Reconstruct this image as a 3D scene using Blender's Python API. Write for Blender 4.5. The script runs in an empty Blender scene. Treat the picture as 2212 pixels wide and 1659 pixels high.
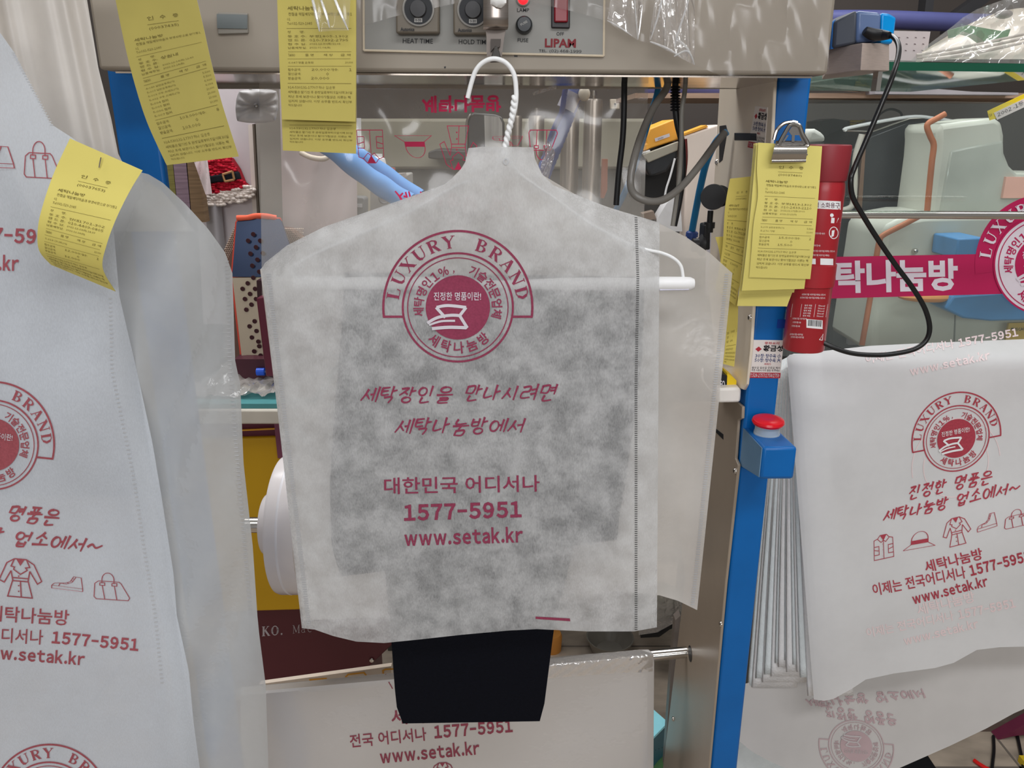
import bpy, math, random
from mathutils import Vector, Matrix, noise
R = math.radians
random.seed(7)
SC = bpy.context.scene
COL = SC.collection

# ---------------------------------------------------------------- camera
FP, CX, CY, PITCH, CAMZ = 1700.0, 1106.0, 829.5, R(17.7), 1.55
cam = bpy.data.objects.new('camera', bpy.data.cameras.new('camera'))
COL.objects.link(cam)
cam.data.sensor_width = 36.0
cam.data.lens = FP / 2212 * 36.0
cam.data.clip_start = 0.02
cam.location = (0, 0, CAMZ)
cam.rotation_euler = (R(90) - PITCH, 0, 0)
SC.camera = cam
# ---------------------------------------------------------------- world, lamps, exposure
SC.view_settings.view_transform = 'Standard'
SC.view_settings.look = 'None'
SC.view_settings.gamma = 1.0
SC.view_settings.use_curve_mapping = False
SC.view_settings.exposure = -0.24
w = bpy.data.worlds.new('shop_ambient'); SC.world = w
w.use_nodes = True
w.node_tree.nodes['Background'].inputs[0].default_value = (1.0, 0.98, 0.96, 1)
w.node_tree.nodes['Background'].inputs[1].default_value = 0.30

def area_light(name, loc, target, sx, sy, power, col=(0.985, 0.985, 1.0)):
    d = bpy.data.lights.new(name, 'AREA'); d.shape = 'RECTANGLE'
    d.size, d.size_y, d.energy, d.color = sx, sy, power, col
    o = bpy.data.objects.new(name, d); COL.objects.link(o)
    o.location = loc
    o.rotation_euler = (Vector(target) - Vector(loc)).to_track_quat('-Z', 'Y').to_euler()
    return o
area_light('ceiling_and_fill_light', (0.55, -0.55, 2.75), (0.25, 0.9, 1.1), 1.5, 0.30, 19)
area_light('ceiling_and_fill_light', (-0.9, 0.3, 2.8), (-0.2, 1.0, 1.1), 0.3, 1.2, 6)
area_light('ceiling_and_fill_light', (0.6, 2.1, 2.75), (0.6, 2.1, 0), 1.6, 0.5, 27)
area_light('ceiling_and_fill_light', (-1.0, 2.0, 2.75), (-0.9, 2.1, 0), 1.0, 0.5, 18)
area_light('ceiling_and_fill_light', (0.0, 1.45, 2.7), (0.0, 1.25, 0), 1.2, 0.25, 7)  # fill added behind the beam to brighten the film and press interior
area_light('ceiling_and_fill_light', (-0.1, -2.8, 2.2), (0.0, 1.0, 0.6), 2.4, 0.5, 46)  # low front fill added to brighten the cover below the trousers
area_light('ceiling_and_fill_light', (1.35, 0.7, 2.75), (1.0, 1.4, 1.0), 0.9, 0.3, 8)

# ---------------------------------------------------------------- pixel rays of the photograph
SN, CS = math.sin(PITCH), math.cos(PITCH)
def ray(x, y):
    u, v = (x - CX) / FP, (CY - y) / FP
    return Vector((u, CS + v * SN, -SN + v * CS))
def P(x, y, Y):
    d = ray(x, y); return Vector((0, 0, CAMZ)) + d * (Y / d.y)
def PZ(x, y, z):
    d = ray(x, y); return Vector((0, 0, CAMZ)) + d * ((z - CAMZ) / d.z)
def PX(x, y, X):
    d = ray(x, y); return Vector((0, 0, CAMZ)) + d * (X / d.x)
def pxm(Y, y=830):          # metres per pixel on the plane Y
    return Y / ray(CX, y).y / FP

# ---------------------------------------------------------------- materials
def lin(c):
    return tuple(((v / 255) / 12.92 if v / 255 <= 0.04045 else ((v / 255 + 0.055) / 1.055) ** 2.4) for v in c)
KA = 1.35
def alb(c, k=None):
    return tuple(min(0.86, v * (KA if k is None else k)) for v in lin(c)) + (1.0,)
MATS = {}
def nd(nt, t, **kw):
    n = nt.nodes.new(t)
    for k, v in kw.items(): setattr(n, k, v)
    return n
def mat(name, col, rough=0.6, metal=0.0, k=None, var=0.06, scale=18.0, bump=0.0, bscale=200.0, spec=0.4, emit=0.0, stretch=None):
    if name in MATS: return MATS[name]
    m = bpy.data.materials.new(name); m.use_nodes = True
    nt = m.node_tree; b = nt.nodes['Principled BSDF']
    base = alb(col, k)
    tc = nd(nt, 'ShaderNodeTexCoord')
    src = tc.outputs['Object']
    if stretch:
        mp = nd(nt, 'ShaderNodeMapping'); mp.inputs['Scale'].default_value = stretch
        nt.links.new(src, mp.inputs[0]); src = mp.outputs[0]
    n = nd(nt, 'ShaderNodeTexNoise'); n.inputs['Scale'].default_value = scale; n.inputs['Detail'].default_value = 3
    nt.links.new(src, n.inputs['Vector'])
    r = nd(nt, 'ShaderNodeValToRGB')
    r.color_ramp.elements[0].position = 0.3; r.color_ramp.elements[1].position = 0.7
    r.color_ramp.elements[0].color = tuple(v * (1 - var) for v in base[:3]) + (1,)
    r.color_ramp.elements[1].color = tuple(min(1, v * (1 + var)) for v in base[:3]) + (1,)
    nt.links.new(n.outputs[0], r.inputs[0]); nt.links.new(r.outputs[0], b.inputs['Base Color'])
    b.inputs['Roughness'].default_value = rough; b.inputs['Metallic'].default_value = metal
    b.inputs['Specular IOR Level'].default_value = spec
    if bump:
        n2 = nd(nt, 'ShaderNodeTexNoise'); n2.inputs['Scale'].default_value = bscale
        nt.links.new(tc.outputs['Object'], n2.inputs['Vector'])
        bp = nd(nt, 'ShaderNodeBump'); bp.inputs['Strength'].default_value = bump; bp.inputs['Distance'].default_value = 0.002
        nt.links.new(n2.outputs[0], bp.inputs['Height']); nt.links.new(bp.outputs[0], b.inputs['Normal'])
    if emit:
        b.inputs['Emission Color'].default_value = base; b.inputs['Emission Strength'].default_value = emit
    MATS[name] = m; return m
def sheer(name, col, clear0, clear1, trans=0.35, gloss=0.0, grough=0.15, mottle=26.0, bump=0.0, bscale=60.0, tint=(1, 1, 1), weave=0.0, blur=0.0):
    """Thin cloth or film: part clear, part diffusing, part shiny."""
    if name in MATS: return MATS[name]
    m = bpy.data.materials.new(name); m.use_nodes = True
    nt = m.node_tree
    for n in list(nt.nodes): nt.nodes.remove(n)
    L = nt.links.new
    out = nd(nt, 'ShaderNodeOutputMaterial')
    tc = nd(nt, 'ShaderNodeTexCoord')
    di = nd(nt, 'ShaderNodeBsdfDiffuse'); di.inputs[0].default_value = alb(col)
    tl = nd(nt, 'ShaderNodeBsdfTranslucent'); tl.inputs[0].default_value = alb(col)
    mx = nd(nt, 'ShaderNodeMixShader'); mx.inputs[0].default_value = trans
    L(di.outputs[0], mx.inputs[1]); L(tl.outputs[0], mx.inputs[2])
    tr = nd(nt, 'ShaderNodeBsdfTransparent'); tr.inputs[0].default_value = tuple(tint) + (1,)
    trs = tr.outputs[0]
    if blur:                     # fibres scatter what lies further behind the cloth
        rf = nd(nt, 'ShaderNodeBsdfRefraction'); rf.inputs['Roughness'].default_value = 0.95; rf.inputs['IOR'].default_value = 1.45; rf.inputs[0].default_value = (1, 1, 1, 1)
        bm = nd(nt, 'ShaderNodeMixShader'); bm.inputs[0].default_value = blur; L(tr.outputs[0], bm.inputs[1]); L(rf.outputs[0], bm.inputs[2]); trs = bm.outputs[0]
    n = nd(nt, 'ShaderNodeTexNoise'); n.inputs['Scale'].default_value = mottle; n.inputs['Detail'].default_value = 5; n.inputs['Roughness'].default_value = 0.62
    L(tc.outputs['Object'], n.inputs['Vector'])
    mr = nd(nt, 'ShaderNodeMapRange'); mr.inputs['From Min'].default_value = 0.36; mr.inputs['From Max'].default_value = 0.64
    mr.inputs['To Min'].default_value = clear0; mr.inputs['To Max'].default_value = clear1
    L(n.outputs[0], mr.inputs['Value'])
    fac = mr.outputs[0]
    if weave:
        n3 = nd(nt, 'ShaderNodeTexNoise'); n3.inputs['Scale'].default_value = 900; n3.inputs['Detail'].default_value = 2
        mp = nd(nt, 'ShaderNodeMapping'); mp.inputs['Rotation'].default_value = (0, R(38), 0); mp.inputs['Scale'].default_value = (1, 1, 0.35)
        L(tc.outputs['Object'], mp.inputs[0]); L(mp.outputs[0], n3.inputs['Vector'])
        m2 = nd(nt, 'ShaderNodeMapRange'); m2.inputs['From Min'].default_value = 0.3; m2.inputs['From Max'].default_value = 0.7
        m2.inputs['To Min'].default_value = -weave; m2.inputs['To Max'].default_value = weave
        L(n3.outputs[0], m2.inputs['Value'])
        ad = nd(nt, 'ShaderNodeMath', operation='ADD', use_clamp=True)
        L(fac, ad.inputs[0]); L(m2.outputs[0], ad.inputs[1]); fac = ad.outputs[0]
    mix = nd(nt, 'ShaderNodeMixShader'); L(fac, mix.inputs[0]); L(mx.outputs[0], mix.inputs[1]); L(trs, mix.inputs[2])
    last = mix.outputs[0]
    if gloss:
        gl = nd(nt, 'ShaderNodeBsdfGlossy'); gl.inputs['Roughness'].default_value = grough; gl.inputs[0].default_value = (1, 1, 1, 1)
        fr = nd(nt, 'ShaderNodeLayerWeight'); fr.inputs[0].default_value = 0.35
        mu = nd(nt, 'ShaderNodeMath', operation='MULTIPLY_ADD'); mu.inputs[1].default_value = gloss; mu.inputs[2].default_value = gloss * 0.35
        L(fr.outputs['Fresnel'], mu.inputs[0])
        m3 = nd(nt, 'ShaderNodeMixShader'); L(mu.outputs[0], m3.inputs[0]); L(last, m3.inputs[1]); L(gl.outputs[0], m3.inputs[2]); last = m3.outputs[0]
        if bump:
            nb = nd(nt, 'ShaderNodeTexNoise'); nb.inputs['Scale'].default_value = bscale; nb.inputs['Detail'].default_value = 3
            L(tc.outputs['Object'], nb.inputs['Vector'])
            bp = nd(nt, 'ShaderNodeBump'); bp.inputs['Strength'].default_value = bump; bp.inputs['Distance'].default_value = 0.004
            L(nb.outputs[0], bp.inputs['Height']); L(bp.outputs[0], gl.inputs['Normal']); L(bp.outputs[0], fr.inputs['Normal'])
    L(last, out.inputs[0])
    MATS[name] = m; return m

# ---------------------------------------------------------------- mesh building
class MB:
    def __init__(s): s.v, s.f = [], []
    def add(s, vs, fs):
        o = len(s.v); s.v += [Vector(p) for p in vs]; s.f += [tuple(i + o for i in f) for f in fs]; return s
    def poly(s, pts): return s.add(pts, [tuple(range(len(pts)))])
    def prism(s, pts, off):
        n = len(pts); off = Vector(off); pts = [Vector(p) for p in pts]
        fs = [tuple(range(n)), tuple(range(2 * n - 1, n - 1, -1))] + [(i, i + n, (i + 1) % n + n, (i + 1) % n) for i in range(n)]
        return s.add(pts + [p + off for p in pts], fs)
    def box(s, x0, x1, y0, y1, z0, z1):
        return s.prism([(x0, y0, z0), (x1, y0, z0), (x1, y0, z1), (x0, y0, z1)], (0, y1 - y0, 0))
    def grid(s, fn, nu, nv, cu=False):
        a = [fn(i / (nu if cu else nu), j / nv) for j in range(nv + 1) for i in range(nu if cu else nu + 1)]
        W = nu if cu else nu + 1
        fs = [(j * W + i, j * W + (i + 1) % W, (j + 1) * W + (i + 1) % W, (j + 1) * W + i) for j in range(nv) for i in range(nu)]
        return s.add(a, fs)
    def tube(s, pts, r, n=10, caps=True, flat=1.0):
        pts = [Vector(p) for p in pts]; rr = r if callable(r) else (lambda t: r)
        up = Vector((0.13, 0.31, 0.94)); rings = []; N = len(pts)
        t0 = (pts[1] - pts[0]).normalized(); a = t0.cross(up)
        if a.length < 1e-3: a = t0.cross(Vector((1, 0, 0)))
        a.normalize()
        for i, p in enumerate(pts):
            t = (pts[min(i + 1, N - 1)] - pts[max(i - 1, 0)]).normalized()
            a = (a - t * a.dot(t)).normalized(); b = t.cross(a)
            q = rr(i / (N - 1))
            rings += [p + a * (q * math.cos(2 * math.pi * k / n)) + b * (q * flat * math.sin(2 * math.pi * k / n)) for k in range(n)]
        fs = [(i * n + k, i * n + (k + 1) % n, (i + 1) * n + (k + 1) % n, (i + 1) * n + k) for i in range(N - 1) for k in range(n)]
        if caps: fs += [tuple(range(n - 1, -1, -1)), tuple(range((N - 1) * n, N * n))]
        return s.add(rings, fs)
    def lathe(s, A, axis, prof, n=32):
        A = Vector(A); z = Vector(axis).normalized(); x = z.cross(Vector((0.2, 0.9, 0.3))).normalized(); y = z.cross(x); vs = []
        for (h, r) in prof: vs += [A + z * h + x * (r * math.cos(2 * math.pi * k / n)) + y * (r * math.sin(2 * math.pi * k / n)) for k in range(n)]
        m = len(prof)
        fs = [(i * n + k, i * n + (k + 1) % n, (i + 1) * n + (k + 1) % n, (i + 1) * n + k) for i in range(m - 1) for k in range(n)]
        fs += [tuple(range(n - 1, -1, -1)), tuple(range((m - 1) * n, m * n))]
        return s.add(vs, fs)
    def ball(s, c, rx, ry, rz, nu=16, nv=10):
        c = Vector(c)
        return s.grid(lambda u, v: c + Vector((rx * math.sin(math.pi * v) * math.cos(2 * math.pi * u), ry * math.sin(math.pi * v) * math.sin(2 * math.pi * u), rz * math.cos(math.pi * v))), nu, nv, True)
    def build(s, name, m, parent=None, smooth=True, bev=0.0, sub=0):
        xs = [p.x for p in s.v]; ys = [p.y for p in s.v]; zs = [p.z for p in s.v]
        base = Vector(((min(xs) + max(xs)) / 2, (min(ys) + max(ys)) / 2, min(zs)))
        me = bpy.data.meshes.new(name)
        me.from_pydata([tuple(p - base) for p in s.v], [], s.f); me.update()
        o = bpy.data.objects.new(name, me); COL.objects.link(o)
        if parent is None: o.location = base
        else:
            o.parent = parent; o.location = base - wloc(parent)
        me.materials.append(m)
        if smooth:
            for p in me.polygons: p.use_smooth = True
            try: me.set_sharp_from_angle(angle=R(38))
            except Exception: pass
        if bev:
            b = o.modifiers.new('bevel', 'BEVEL'); b.width = bev; b.segments = 2; b.limit_method = 'ANGLE'; b.angle_limit = R(40)
        if sub:
            q = o.modifiers.new('subdivision', 'SUBSURF'); q.levels = q.render_levels = sub
        return o
def wloc(o):
    v = Vector(o.location)
    while o.parent: o = o.parent; v += o.location
    return v
def tag(o, label, cat, group=None, kind=None):
    if label: o['label'] = label
    if cat: o['category'] = cat
    if group: o['group'] = group
    if kind: o['kind'] = kind
    return o
def thing(name, label, cat, loc, group=None):
    o = bpy.data.objects.new(name, None); COL.objects.link(o); o.location = loc
    o.empty_display_size = 0.03
    return tag(o, label, cat, group)
def struct(o): o['kind'] = 'structure'; return o
def slab(name, pts, Y, t, m, parent=None, bev=0.0, smooth=True):
    return MB().prism([P(x, y, Y) for x, y in pts], (0, t, 0)).build(name, m, parent, smooth, bev)
def crom(pts, n=8):
    pts = [Vector(p) for p in pts]; out = []
    for i in range(len(pts) - 1):
        a, b, c, d = pts[max(i - 1, 0)], pts[i], pts[i + 1], pts[min(i + 2, len(pts) - 1)]
        for k in range(n):
            t = k / n
            out.append(0.5 * ((2 * b) + (c - a) * t + (2 * a - 5 * b + 4 * c - d) * t * t + (3 * b - a - 3 * c + d) * t ** 3))
    return out + [pts[-1]]
def cable(name, pts, r, m, parent=None, n=10, k=8, flat=1.0):
    return MB().tube(crom([P(*p) for p in pts], k), r, n, True, flat).build(name, m, parent)
def lerpl(pts, t):
    """point at parameter t along a polyline, by first coordinate of arc length"""
    if len(pts) == 1: return pts[0]
    L = [0]
    for a, b in zip(pts, pts[1:]): L.append(L[-1] + math.hypot(b[0] - a[0], b[1] - a[1]))
    d = t * L[-1]
    for i in range(len(pts) - 1):
        if d <= L[i + 1] or i == len(pts) - 2:
            q = (d - L[i]) / max(1e-9, L[i + 1] - L[i]); q = min(1, max(0, q))
            return tuple(pts[i][k] + (pts[i + 1][k] - pts[i][k]) * q for k in range(len(pts[0])))
def ruled_x(top, bot, nu, nv, Yf):
    """sheet between two left-to-right outlines; columns are matched by their share of the width"""
    def at(pts, t):
        x = pts[0][0] + (pts[-1][0] - pts[0][0]) * t
        for a, b in zip(pts, pts[1:]):
            if x <= b[0] or b is pts[-1]:
                q = (x - a[0]) / max(1e-9, b[0] - a[0]); return (x, a[1] + (b[1] - a[1]) * min(1, max(0, q)))
    cols = sorted(set([i / nu for i in range(nu + 1)] + [(p[0] - top[0][0]) / (top[-1][0] - top[0][0]) for p in top] + [(p[0] - bot[0][0]) / (bot[-1][0] - bot[0][0]) for p in bot]))
    m = MB(); W = len(cols); vs = []
    for j in range(nv + 1):
        for t in cols:
            a, b = at(top, t), at(bot, t); q = j / nv
            x, y = a[0] + (b[0] - a[0]) * q, a[1] + (b[1] - a[1]) * q
            vs.append(P(x, y, Yf(x, y)))
    fs = [(j * W + i, j * W + i + 1, (j + 1) * W + i + 1, (j + 1) * W + i) for j in range(nv) for i in range(W - 1)]
    return m.add(vs, fs)

# ---------------------------------------------------------------- writing
_T = {}
def text2d(body, bold=0.0, res=2):
    k = (body, bold, res)
    if k in _T: return _T[k]
    c = bpy.data.curves.new('lettering', 'FONT'); c.body = body; c.size = 1.0; c.offset = bold; c.resolution_u = res; c.fill_mode = 'FRONT'
    o = bpy.data.objects.new('lettering', c); COL.objects.link(o)
    bpy.context.view_layer.update()
    me = bpy.data.meshes.new_from_object(o.evaluated_get(bpy.context.evaluated_depsgraph_get()))
    vs = [(v.co.x, v.co.y) for v in me.vertices]; fs = [tuple(p.vertices) for p in me.polygons]
    bpy.data.objects.remove(o); bpy.data.curves.remove(c); bpy.data.meshes.remove(me)
    if not vs: vs = [(0, 0)]
    x0, x1 = min(v[0] for v in vs), max(v[0] for v in vs); y0, y1 = min(v[1] for v in vs), max(v[1] for v in vs)
    _T[k] = ([((x - x0) / max(1e-6, x1 - x0), (y - y0) / max(1e-6, y1 - y0)) for x, y in vs], fs, x1 - x0, y1 - y0, y0)
    return _T[k]
def runs(body, bold, res):
    """glyph run as (points, faces) in a unit box; digits use the wide forms set tight"""
    if not any(c.isdigit() for c in body): return text2d(body, bold, res)[:2]
    cur = 0.0; V, F = [], []; word = ''
    def put(t, gap):
        nonlocal cur
        vs, fs, w_, h_, y0 = text2d(t, bold, res); o = len(V)
        V.extend((cur + u * w_, y0 + v * h_) for u, v in vs); F.extend(tuple(i + o for i in f) for f in fs); cur += w_ + gap
    for c in body + '\0':
        if c.isdigit() or c in ' \0':
            if word: put(word, .09); word = ''
            if c.isdigit(): put(chr(ord(c) + 0xFEE0), .09)
            elif c == ' ': cur += .22
        else: word += c
    x1 = max(v[0] for v in V); ya, yb = min(v[1] for v in V), max(v[1] for v in V)
    return [(x / x1, (y - ya) / (yb - ya)) for x, y in V], F
def fit(body, p0, p1, h, bold=0.0, shear=0.0, res=2):
    """text whose box sits on the line p0-p1 (bottom left, bottom right) and is h tall; y runs down"""
    vs, fs = runs(body, bold, res)
    dx, dy = p1[0] - p0[0], p1[1] - p0[1]; l = math.hypot(dx, dy); nx, ny = dy / l, -dx / l
    return [(p0[0] + dx * u + nx * h * v + dx / l * shear * h * v, p0[1] + dy * u + ny * h * v + dy / l * shear * h * v) for u, v in vs], fs
def fitw(body, p0, p1, h, bold=0.0, shear=0.0, gap=.10):
    """like fit, built glyph by glyph from the wide latin forms"""
    cur = 0.0; V, F = [], []
    for ch in body:
        vs, fs, w_, h_, y0 = text2d(chr(ord(ch) + 0xFEE0), bold)
        k = .62 if ch == '-' else 1.0; o = len(V)
        V += [(cur + u * w_ * k, y0 + v * h_) for u, v in vs]; F += [tuple(i + o for i in f) for f in fs]
        cur += w_ * k + gap
    x1 = max(v[0] for v in V); ya, yb = min(v[1] for v in V), max(v[1] for v in V)
    dx, dy = p1[0] - p0[0], p1[1] - p0[1]; l = math.hypot(dx, dy); nx, ny = dy / l, -dx / l
    out = []
    for x, y in V:
        u, v = x / x1, (y - ya) / (yb - ya); out.append((p0[0] + dx * u + nx * h * v + dx / l * shear * h * v, p0[1] + dy * u + ny * h * v + dy / l * shear * h * v))
    return out, F
def ribbon(pts, wd, closed=False):
    """flat stroke of width wd (number or function of 0..1) along 2-D points"""
    pts = [tuple(p) for p in pts]; n = len(pts); W = wd if callable(wd) else (lambda t: wd); vs = []
    for i, p in enumerate(pts):
        a = pts[(i - 1) % n] if closed or i else p; b = pts[(i + 1) % n] if closed or i < n - 1 else p
        d1 = (p[0] - a[0], p[1] - a[1]); d2 = (b[0] - p[0], b[1] - p[1])
        l1, l2 = math.hypot(*d1), math.hypot(*d2)
        d1 = (d1[0] / l1, d1[1] / l1) if l1 else None; d2 = (d2[0] / l2, d2[1] / l2) if l2 else None
        d1 = d1 or d2 or (1, 0); d2 = d2 or d1
        t = (d1[0] + d2[0], d1[1] + d2[1]); l = math.hypot(*t) or 1; t = (t[0] / l, t[1] / l)
        mi = 1 / max(0.45, t[0] * d1[0] + t[1] * d1[1]); q = W(i / max(1, n - 1)) / 2 * mi
        vs += [(p[0] - t[1] * q, p[1] + t[0] * q), (p[0] + t[1] * q, p[1] - t[0] * q)]
    m = n if closed else n - 1
    return vs, [(2 * i, 2 * ((i + 1) % n), 2 * ((i + 1) % n) + 1, 2 * i + 1) for i in range(m)]
def arc(cx, cy, rx, ry, a0, a1, n=24):
    return [(cx + rx * math.cos(R(a0 + (a1 - a0) * i / n)), cy + ry * math.sin(R(a0 + (a1 - a0) * i / n))) for i in range(n + 1)]
def disc2(cx, cy, r, n=40, rings=6):
    vs = [(cx, cy)]; fs = []
    for j in range(1, rings + 1): vs += [(cx + r * j / rings * math.cos(2 * math.pi * k / n), cy + r * j / rings * math.sin(2 * math.pi * k / n)) for k in range(n)]
    fs += [(0, 1 + k, 1 + (k + 1) % n) for k in range(n)]
    for j in range(rings - 1):
        o = 1 + j * n; fs += [(o + k, o + n + k, o + n + (k + 1) % n, o + (k + 1) % n) for k in range(n)]
    return vs, fs
def xf(part, fn): return [fn(*p) for p in part[0]], part[1]
def ink(name, parts, surf, m, parent, label=None):
    b = MB()
    for vs, fs in parts: b.add([surf(x, y) for x, y in vs], fs)
    o = b.build(name, m, parent, smooth=False)
    if label: o['label'] = label
    return o

# brush handwriting: jamo strokes in a unit box, y up
def _el(cx, cy, rx, ry): return arc(cx, cy, rx, ry, 95, 455, 16)
CJ = {'ㄱ': [[(.05, .92), (.9, .98), (.62, .0)]], 'ㄴ': [[(.15, 1), (.05, .12), (.95, .25)]], 'ㄹ': [[(.05, .9), (.85, .98), (.8, .6), (.1, .5), (.05, .05), (1, .1)]],
      'ㅁ': [[(.15, .98), (.02, .0)], [(.12, .9), (.95, .98), (.8, .1), (.1, .1)]], 'ㅂ': [[(.12, .95), (.08, .05), (.85, .08)], [(.85, 1), (.8, .0)], [(.1, .5), (.84, .55)]],
      'ㅅ': [[(.62, 1), (.4, .55), (.0, .0)], [(.42, .6), (.95, .12)]], 'ㅇ': [_el(.5, .45, .45, .48)], 'ㅈ': [[(.1, .88), (.92, .97), (.5, .45), (.0, .0)], [(.5, .5), (.98, .08)]],
      'ㅌ': [[(.05, .9), (.95, 1)], [(.12, .5), (.85, .58)], [(.1, .92), (.1, .05), (.95, .12)]], 'ㅍ': [[(.05, .92), (.95, 1)], [(.3, .9), (.36, .12)], [(.72, .95), (.62, .14)], [(.0, .04), (1, .12)]],
      'ㅎ': [[(.38, 1), (.66, 1)], [(.05, .76), (.98, .82)], _el(.5, .3, .36, .3)], 'ㅊ': [[(.4, 1), (.6, 1)], [(.1, .8), (.9, .85), (.05, .0)], [(.5, .45), (.95, .05)]], 'ㄷ': [[(.05, .95), (.95, 1)], [(.1, .95), (.1, .08), (.98, .12)]]}
VJ = {'ㅏ': [[(.35, 1), (.25, .0)], [(.3, .5), (.95, .6)]], 'ㅓ': [[(.75, 1), (.65, .0)], [(.0, .5), (.7, .56)]], 'ㅣ': [[(.55, 1), (.45, .0)]], 'ㅔ': [[(.5, .92), (.4, .08)], [(.0, .48), (.45, .52)], [(1, 1), (.88, .0)]],
      'ㅕ': [[(.8, 1), (.7, .0)], [(.1, .62), (.75, .68)], [(.05, .36), (.72, .42)]], 'ㅡ': [[(.0, .4), (1, .5)]], 'ㅜ': [[(.0, .7), (1, .82)], [(.52, .74), (.4, .0)]], 'ㅗ': [[(.5, 1), (.46, .3)], [(.0, .2), (1, .32)]]}
CHO = 'ㄱㄲㄴㄷㄸㄹㅁㅂㅃㅅㅆㅇㅈㅉㅊㅋㅌㅍㅎ'; JUNG = 'ㅏㅐㅑㅒㅓㅔㅕㅖㅗㅘㅙㅚㅛㅜㅝㅞㅟㅠㅡㅢㅣ'; JONG = ' ㄱㄲㄳㄴㄵㄶㄷㄹㄺㄻㄼㄽㄾㄿㅀㅁㅂㅄㅅㅆㅇㅈㅊㅋㅌㅍㅎ'
def brush(s, p0, p1, h, wd, shear=0.28, jit=0.05, seed=1):
    """handwritten line: syllables spread along p0-p1 (y down), glyph height h"""
    rng = random.Random(seed); parts = []
    adv = [0.55 if c == ' ' else 1.0 for c in s]; tot = sum(adv); x = 0
    dx, dy = p1[0] - p0[0], p1[1] - p0[1]; l = math.hypot(dx, dy); ex, ey = dx / l, dy / l
    for c, a in zip(s, adv):
        w_ = l / tot * 0.86; ox = x / tot * l; x += a
        if c == ' ': continue
        st = []
        if c == '~': st = [[(.0, .3), (.25, .5), (.55, .3), (.9, .5)]]
        else:
            k = ord(c) - 0xAC00; cc, vv, jj = CHO[k // 588], JUNG[k % 588 // 28], JONG[k % 28]
            hz = vv in 'ㅡㅜㅗ'; fin = jj != ' '
            if hz and fin: bx = [(.15, .62, .7, .38), (.0, .3, 1, .32), (.2, -.12, .6, .36)]
            elif hz: bx = [(.15, .5, .7, .5), (.0, .0, 1, .52), None]
            elif fin: bx = [(.0, .42, .52, .5), (.55, .35, .45, .65), (.22, -.08, .58, .38)]
            else: bx = [(.0, .1, .55, .75), (.52, .0, .48, 1), None]
            for src, b in ((CJ[cc], bx[0]), (VJ[vv], bx[1])) + (((CJ[jj], bx[2]),) if fin else ()):
                st += [[(b[0] + q[0] * b[2], b[1] + q[1] * b[3]) for q in sk] for sk in src]
        dyj, sc = rng.uniform(-jit, jit), rng.uniform(0.92, 1.08)
        for sk in st:
            pts = []
            for i, q in enumerate(sk):
                u = ox + (q[0] * w_ + shear * h * q[1]) ; v = (q[1] * sc + dyj) * h
                pts.append((p0[0] + ex * u + ey * v, p0[1] + ey * u - ex * v))
            fine = [(p.x, p.y) for p in crom([(a_, b_, 0) for a_, b_ in pts], 5)]
            parts.append(ribbon(fine, lambda t: wd * (1.12 - 0.45 * t)))
    return parts
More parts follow.
